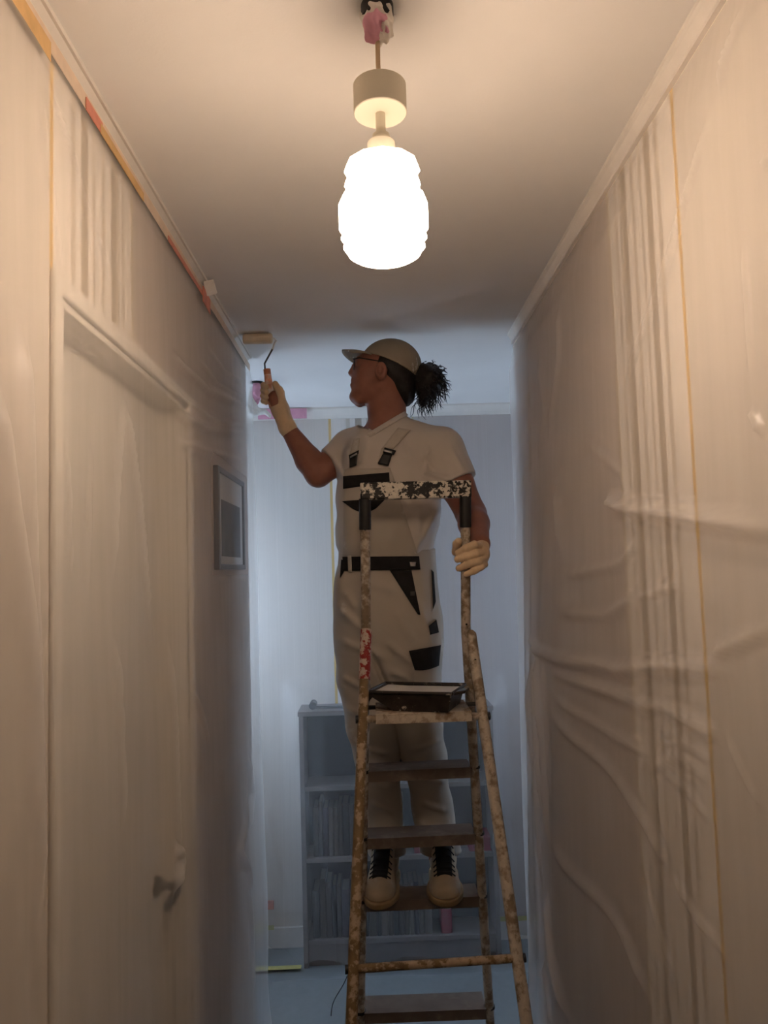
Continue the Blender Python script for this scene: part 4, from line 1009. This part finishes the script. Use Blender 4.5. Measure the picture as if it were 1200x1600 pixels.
def gloveR(p):
    wv = Rw + (Re - Rw) * 0.06; dv = (Re - Rw) / np.linalg.norm(Re - Rw)
    d = chain(p, [wv + dv * 0.02, Rw, P(438, 640, 2.425), P(431, 622, 2.432)], [0.0275, 0.0265, 0.0275, 0.024], 0.012)
    d = smin(d, cap(p, P(434, 610, 2.445), P(432, 635, 2.44), 0.018, 0.018), 0.012)
    d = smin(d, chain(p, [P(441, 633, 2.415), P(438, 613, 2.402), P(430, 600, 2.402)], [0.016, 0.0125, 0.0100], 0.006), 0.008)      # thumb along the grip
    for k in range(4):
        y = 602 + 8.2 * k; r = [0.0095, 0.0100, 0.0098, 0.0086][k]
        e = chain(p, [P(433, y + 4, 2.448), P(420, y - 3, 2.445), P(411.5, y, 2.424), P(416, y + 3, 2.402)], [r, r, r, r * 0.85], 0.003)
        d = smin(d, e, 0.0035)
    return np.maximum(d, (p - wv - dv * 0.008) @ dv) + wr(p, 0.0008, 4, 7)
lo, hi = bounds([P(405, 595, 2.40), P(462, 678, 2.46)], 0.03)
blob('glove', gloveR, lo, hi, 0.0026, 'glove', person)

# hair under the cap and the curly ponytail
def hair_f(p):
    d = ell(p, hp(613, 575), (0.086, 0.079, 0.084))
    d = smin(d, ell(p, hp(628, 600), (0.046, 0.060, 0.060)), 0.02)
    d = smin(d, ell(p, hp(634, 617), (0.026, 0.040, 0.035)), 0.02)
    n = np.array([0.93, 0, -0.36])                      # keep the part behind the ear, and the sideburn
    keep = -((p - hp(606, 585)) @ n)
    a, b_ = hp(570, 556), hp(641, 588); dv = (b_ - a) / np.linalg.norm(b_ - a); n2 = np.array([-dv[2], 0, dv[0]])
    if n2[2] < 0: n2 = -n2
    strip = np.maximum(-0.024 - (p - a) @ n2, hp(587, 560)[0] - p[:, 0])
    return np.maximum(d, smin(keep, strip, 0.006)) + wr(p, 0.003, 3, 9)
lo, hi = bounds([hp(560, 530), hp(665, 650), hp(600, 560, 0.09), hp(600, 560, -0.09)], 0.02)
blob('hair', hair_f, lo, hi, 0.0042, 'hair', person)
bc = hp(668, 595)
def pony_f(p):
    d = smin(ell(p, bc, (0.050, 0.052, 0.054)), cap(p, hp(645, 590), bc, 0.028, 0.035), 0.02)
    d = smin(d, cap(p, hp(664, 610), hp(662, 626), 0.026, 0.016), 0.02)
    return d + wr(p, 0.013, 2.2, 13)
lo, hi = bounds([hp(630, 550), hp(705, 650), hp(668, 595, 0.07), hp(668, 595, -0.07)], 0.03)
pony = blob('ponytail', pony_f, lo, hi, 0.0045, 'hair', person)
cur = MB()
for k in range(230):
    d = rng.normal(size=3); d /= np.linalg.norm(d); d[0] = abs(d[0]) * 1.0 + 0.1 if rng.random() < 0.7 else d[0]
    d /= np.linalg.norm(d)
    s = bc + d * np.array([0.040, 0.042, 0.045])
    if rng.random() < 0.25: s = hp(rng.uniform(655, 672), rng.uniform(612, 626), rng.uniform(-0.03, 0.03)); d = np.array([rng.normal() * 0.4, rng.normal() * 0.4, -1.0])
    L = rng.uniform(0.02, 0.045); rad = rng.uniform(0.003, 0.008); tw = rng.uniform(5, 9); ph = rng.uniform(0, 6.28)
    e1 = np.cross(d, [0.3, 0.5, 0.8]); e1 /= np.linalg.norm(e1); e2 = np.cross(d, e1)
    gr = np.array([0, 0, -1.0]); pts = []
    for q in range(11):
        u = q / 10
        pts.append(s + d * L * u + gr * 0.022 * u * u + rad * (math.cos(tw * u + ph) * e1 + math.sin(tw * u + ph) * e2))
    cur.tube(pts, [0.0013] * 8 + [0.001, 0.0008, 0.0004], 4)
cur.build('curls', 'hair', pony)

# cap
def cap_shell(p):
    d = ell(p, hp(610, 573), (0.100, 0.088, 0.089))
    n = np.array([0.50, 0, 0.866])
    # lower edge: from above the brow down to the nape
    a, b_ = hp(570, 556), hp(641, 588); dv = (b_ - a); dv /= np.linalg.norm(dv); n = np.array([-dv[2], 0, dv[0]])
    if n[2] < 0: n = -n
    d = np.maximum(d, -((p - a) @ n))
    return np.maximum(d, -ell(p, hp(610, 574), (0.094, 0.082, 0.083)))
lo, hi = bounds([hp(560, 525), hp(665, 595), hp(600, 560, 0.09), hp(600, 560, -0.09)], 0.02)
cp = blob('cap', cap_shell, lo, hi, 0.0035, 'cap', person)
V, Fv = [], []
nu, nv = 16, 8
for side_ in (0, 1):
    for j in range(nv + 1):
        for i_ in range(nu + 1):
            a = -1.15 + 2.3 * i_ / nu; v = j / nv
            ca, sa = math.cos(a), math.sin(a)
            root = hp(579, 553.5) + np.array([-0.022 * ca + 0.012, -0.074 * sa, -0.030 * (1 - ca)])
            tip = hp(579, 553.5) + np.array([-0.092 * ca ** 0.6 + 0.0, -0.066 * sa, 0.014 - 0.040 * (1 - ca)])
            q = root + (tip - root) * v + np.array([0, 0, 0.004 * math.sin(math.pi * v)])
            V.append(q + np.array([0, 0, -0.004 * side_]))
N = (nu + 1) * (nv + 1); I = lambda i_, j: j * (nu + 1) + i_
for j in range(nv):
    for i_ in range(nu):
        Fv.append((I(i_, j), I(i_ + 1, j), I(i_ + 1, j + 1), I(i_, j + 1))); Fv.append(tuple(N + k for k in (I(i_, j + 1), I(i_ + 1, j + 1), I(i_ + 1, j), I(i_, j))))
for i_ in range(nu):
    Fv.append((I(i_, nv), I(i_ + 1, nv), N + I(i_ + 1, nv), N + I(i_, nv)))
for j in range(nv):
    Fv.append((I(0, j), I(0, j + 1), N + I(0, j + 1), N + I(0, j))); Fv.append((I(nu, j + 1), I(nu, j), N + I(nu, j), N + I(nu, j + 1)))
mesh_obj('visor', V, np.array(Fv), 'cap', cp, True)
MB().lathe((0, 0), [(0.006, 0), (0.005, 0.003), (0.001, 0.004)], 12).build('cap_button', 'cap', cp, True).location = tuple(hp(613, 573) + np.array([0, 0, 0.088]))
bpy.data.objects['cap_button'].matrix_parent_inverse = Matrix.Identity(4)

# glasses
gl = MB()
for s in (-1, 1):
    ring = []
    for k in range(19):
        a = 2 * math.pi * k / 18
        ring.append(hp(552.5, 574, s * 0.034) + np.array([0.004 * abs(math.cos(a)) + 0.004 * s * 0, 0.024 * math.cos(a), 0.015 * math.sin(a)]))
    gl.tube(ring, 0.0014, 6)
    gl.tube([hp(553, 569, s * 0.058), hp(562, 568.5, s * 0.070), hp(592, 574.5, s * 0.078), hp(600, 579, s * 0.077)], [0.0022, 0.0022, 0.0018, 0.0015], 6)
gl.tube([hp(552, 572, -0.011), hp(550, 570, 0), hp(552, 572, 0.011)], 0.0014, 6)
go = gl.build('glasses', 'black_plastic', person, True)
for s in (-1, 1):
    MB().add([hp(552.5, 574, s * 0.034) + np.array([0.0, 0.023 * math.cos(2 * math.pi * k / 18), 0.0145 * math.sin(2 * math.pi * k / 18)]) for k in range(18)] +
             [hp(552.5, 574, s * 0.034) + np.array([0.0015, 0.023 * math.cos(2 * math.pi * k / 18), 0.0145 * math.sin(2 * math.pi * k / 18)]) for k in range(18)],
             [tuple(range(18)), tuple(range(35, 17, -1))] + [(k, (k + 1) % 18, 18 + (k + 1) % 18, 18 + k) for k in range(18)]).build('lens', 'lens', go)

# shoes
def shoe(tx, hx, turn):
    zs = STEP_Z[2][0] + 0.0005
    toe = P(tx, 1412, 2.262); ank = P(hx, 1345, 2.475)
    ax = np.array([ank[0] - toe[0], ank[1] - toe[1], 0]); ax /= np.linalg.norm(ax); sd = np.array([-ax[1], ax[0], 0])
    def q(l, s, z): return np.array([toe[0], toe[1], zs]) + ax * l + sd * s + np.array([0, 0, z])
    R = np.stack([ax, sd, np.array([0, 0, 1.0])], 1)
    def f(p):
        d = ell(p, q(0.048, 0, 0.024), (0.055, 0.044, 0.034), R)
        d = smin(d, cap(p, q(0.07, 0, 0.030), q(0.17, 0, 0.045), 0.037, 0.038), 0.02)
        d = smin(d, cap(p, q(0.075, 0, 0.038), q(0.158, 0, 0.108), 0.034, 0.036), 0.02)
        d = smin(d, ell(p, q(0.225, 0, 0.035), (0.045, 0.037, 0.045), R), 0.02)
        d = smin(d, cap(p, q(0.205, 0, 0.06), q(0.212, 0, 0.135), 0.042, 0.043), 0.02)
        z = p[:, 2] - zs
        return np.maximum(np.maximum(d, 0.016 - z), z - 0.150)
    def sole(p):
        d = np.minimum(ell(p, q(0.075, 0, 0.01), (0.094, 0.052, 0.06), R), ell(p, q(0.20, 0, 0.01), (0.076, 0.042, 0.06), R))
        d = smin(d, cap(p, q(0.07, 0, 0.01), q(0.21, 0, 0.01), 0.046, 0.039), 0.02)
        z = p[:, 2] - zs
        return np.maximum(np.maximum(d, -z), z - 0.018)
    lo, hi = bounds([q(-0.02, 0, 0), q(0.29, 0, 0.16), q(0.05, 0.055, 0), q(0.05, -0.055, 0), q(0.25, 0.05, 0), q(0.25, -0.05, 0)], 0.015)
    so = blob('shoe', f, lo, hi, 0.0042, 'shoe_leather', person)
    blob('sole', sole, lo, hi, 0.0042, 'shoe_sole', so)
    # black tongue over the instep and laces across it
    def top(l, s):
        z = 0.19
        pt = q(l, s, z)[None]
        for _ in range(60): pt = pt + np.array([[0, 0, -1.0]]) * np.maximum(f(pt), 0)[:, None] * 0.8
        return pt[0]
    V, Fq = [], []; n_, m_ = 8, 12
    for sd_ in (0, 1):
        for j in range(m_ + 1):
            for i_ in range(n_ + 1):
                l = 0.046 + 0.106 * j / m_; w_ = (0.022 + 0.004 * j / m_) * (2 * i_ / n_ - 1)
                V.append(top(l, w_) + np.array([0, 0, 0.004 - 0.007 * sd_]))
    N = (n_ + 1) * (m_ + 1); J = lambda i_, j: j * (n_ + 1) + i_
    for j in range(m_):
        for i_ in range(n_):
            Fq.append((J(i_, j), J(i_ + 1, j), J(i_ + 1, j + 1), J(i_, j + 1))); Fq.append(tuple(N + k for k in (J(i_, j + 1), J(i_ + 1, j + 1), J(i_ + 1, j), J(i_, j))))
    for i_ in range(n_): Fq.append((J(i_, 0), N + J(i_, 0), N + J(i_ + 1, 0), J(i_ + 1, 0))); Fq.append((J(i_, m_), J(i_ + 1, m_), N + J(i_ + 1, m_), N + J(i_, m_)))
    mesh_obj('tongue', V, np.array(Fq), 'shoe_black', so, True)
    lc = MB()
    for k in range(7):
        l = 0.048 + 0.0155 * k
        lc.tube([top(l + 0.006, -0.031) + [0, 0, 0.002], top(l, -0.017) + [0, 0, 0.008], top(l, 0.017) + [0, 0, 0.008], top(l + 0.006, 0.031) + [0, 0, 0.002]], 0.0022, 6)
    e = top(0.148, 0.0)
    for s in (-1, 1):
        lp = [e + sd * s * (0.012 + 0.022 * math.sin(math.pi * u)) + ax * (-0.012 * u) + np.array([0, 0, 0.010 - 0.016 * u + 0.01 * math.sin(2 * math.pi * u)]) for u in np.linspace(0, 1, 9)]
        lc.tube(lp, 0.0018, 6)
    lc.build('laces', 'shoe_black', so, True)
shoe(591, 603, 0); shoe(697, 692, 0)

# ------------------------------------------------------------------ paint roller in the painter's hand
rl = empty('paint_roller', tuple(HBm), 'small paint roller with orange grip held up to the ceiling in the gloved hand', 'paint roller')
ra, rb = P(380, 527, 2.40), P(426, 525.5, 2.40)
ra[2] = rb[2] = CEIL - 0.0175
rl_d = (rb - ra) / np.linalg.norm(rb - ra)
MB().tube([ra, ra + rl_d * 0.004, rb - rl_d * 0.004, rb], [0.013, 0.0165, 0.0165, 0.013], 20).build('fleece', 'roller_fleece', rl, True)
MB().tube([ra + rl_d * 0.02, rb + rl_d * 0.006, rb + rl_d * 0.012 - np.array([0, 0, 0.008]), P(429, 536, 2.405), P(426, 546, 2.41)], 0.003, 8).build('axle', 'paper_white', rl, True)
MB().tube([P(426, 545, 2.41), P(413.5, 568, 2.42), P(414.5, 580, 2.42)], 0.003, 8).build('rod', 'dark_metal', rl, True)
gd = (HBm - HT) / np.linalg.norm(HBm - HT)
MB().tube([HT, HT + gd * 0.018], [0.0115, 0.0115], 14).build('ferrule', 'handle_orange', rl, True)
MB().tube([HT + gd * 0.018, HT + gd * 0.05, HT + gd * 0.09, HT + gd * 0.125], [0.0115, 0.0125, 0.0115, 0.010], 14).build('grip', 'roller_grip', rl, True)

# ------------------------------------------------------------------ loose thread by the ladder
s0, s1 = P(549, 1490, 2.6), on_z(515, 1584, 0.02)
th = [lerp(s0, s1, u) + np.array([0.008 * math.sin(7 * u), 0, -0.02 * math.sin(math.pi * u)]) for u in np.linspace(0, 1, 14)]
th[0] = on_line(LP, LB0, 1480); th[-1][2] = 0.012
tag(MB().tube(th, 0.0015, 6).build('string', 'black_plastic', None, True), 'thin dark string trailing from the ladder to the floor', 'string')
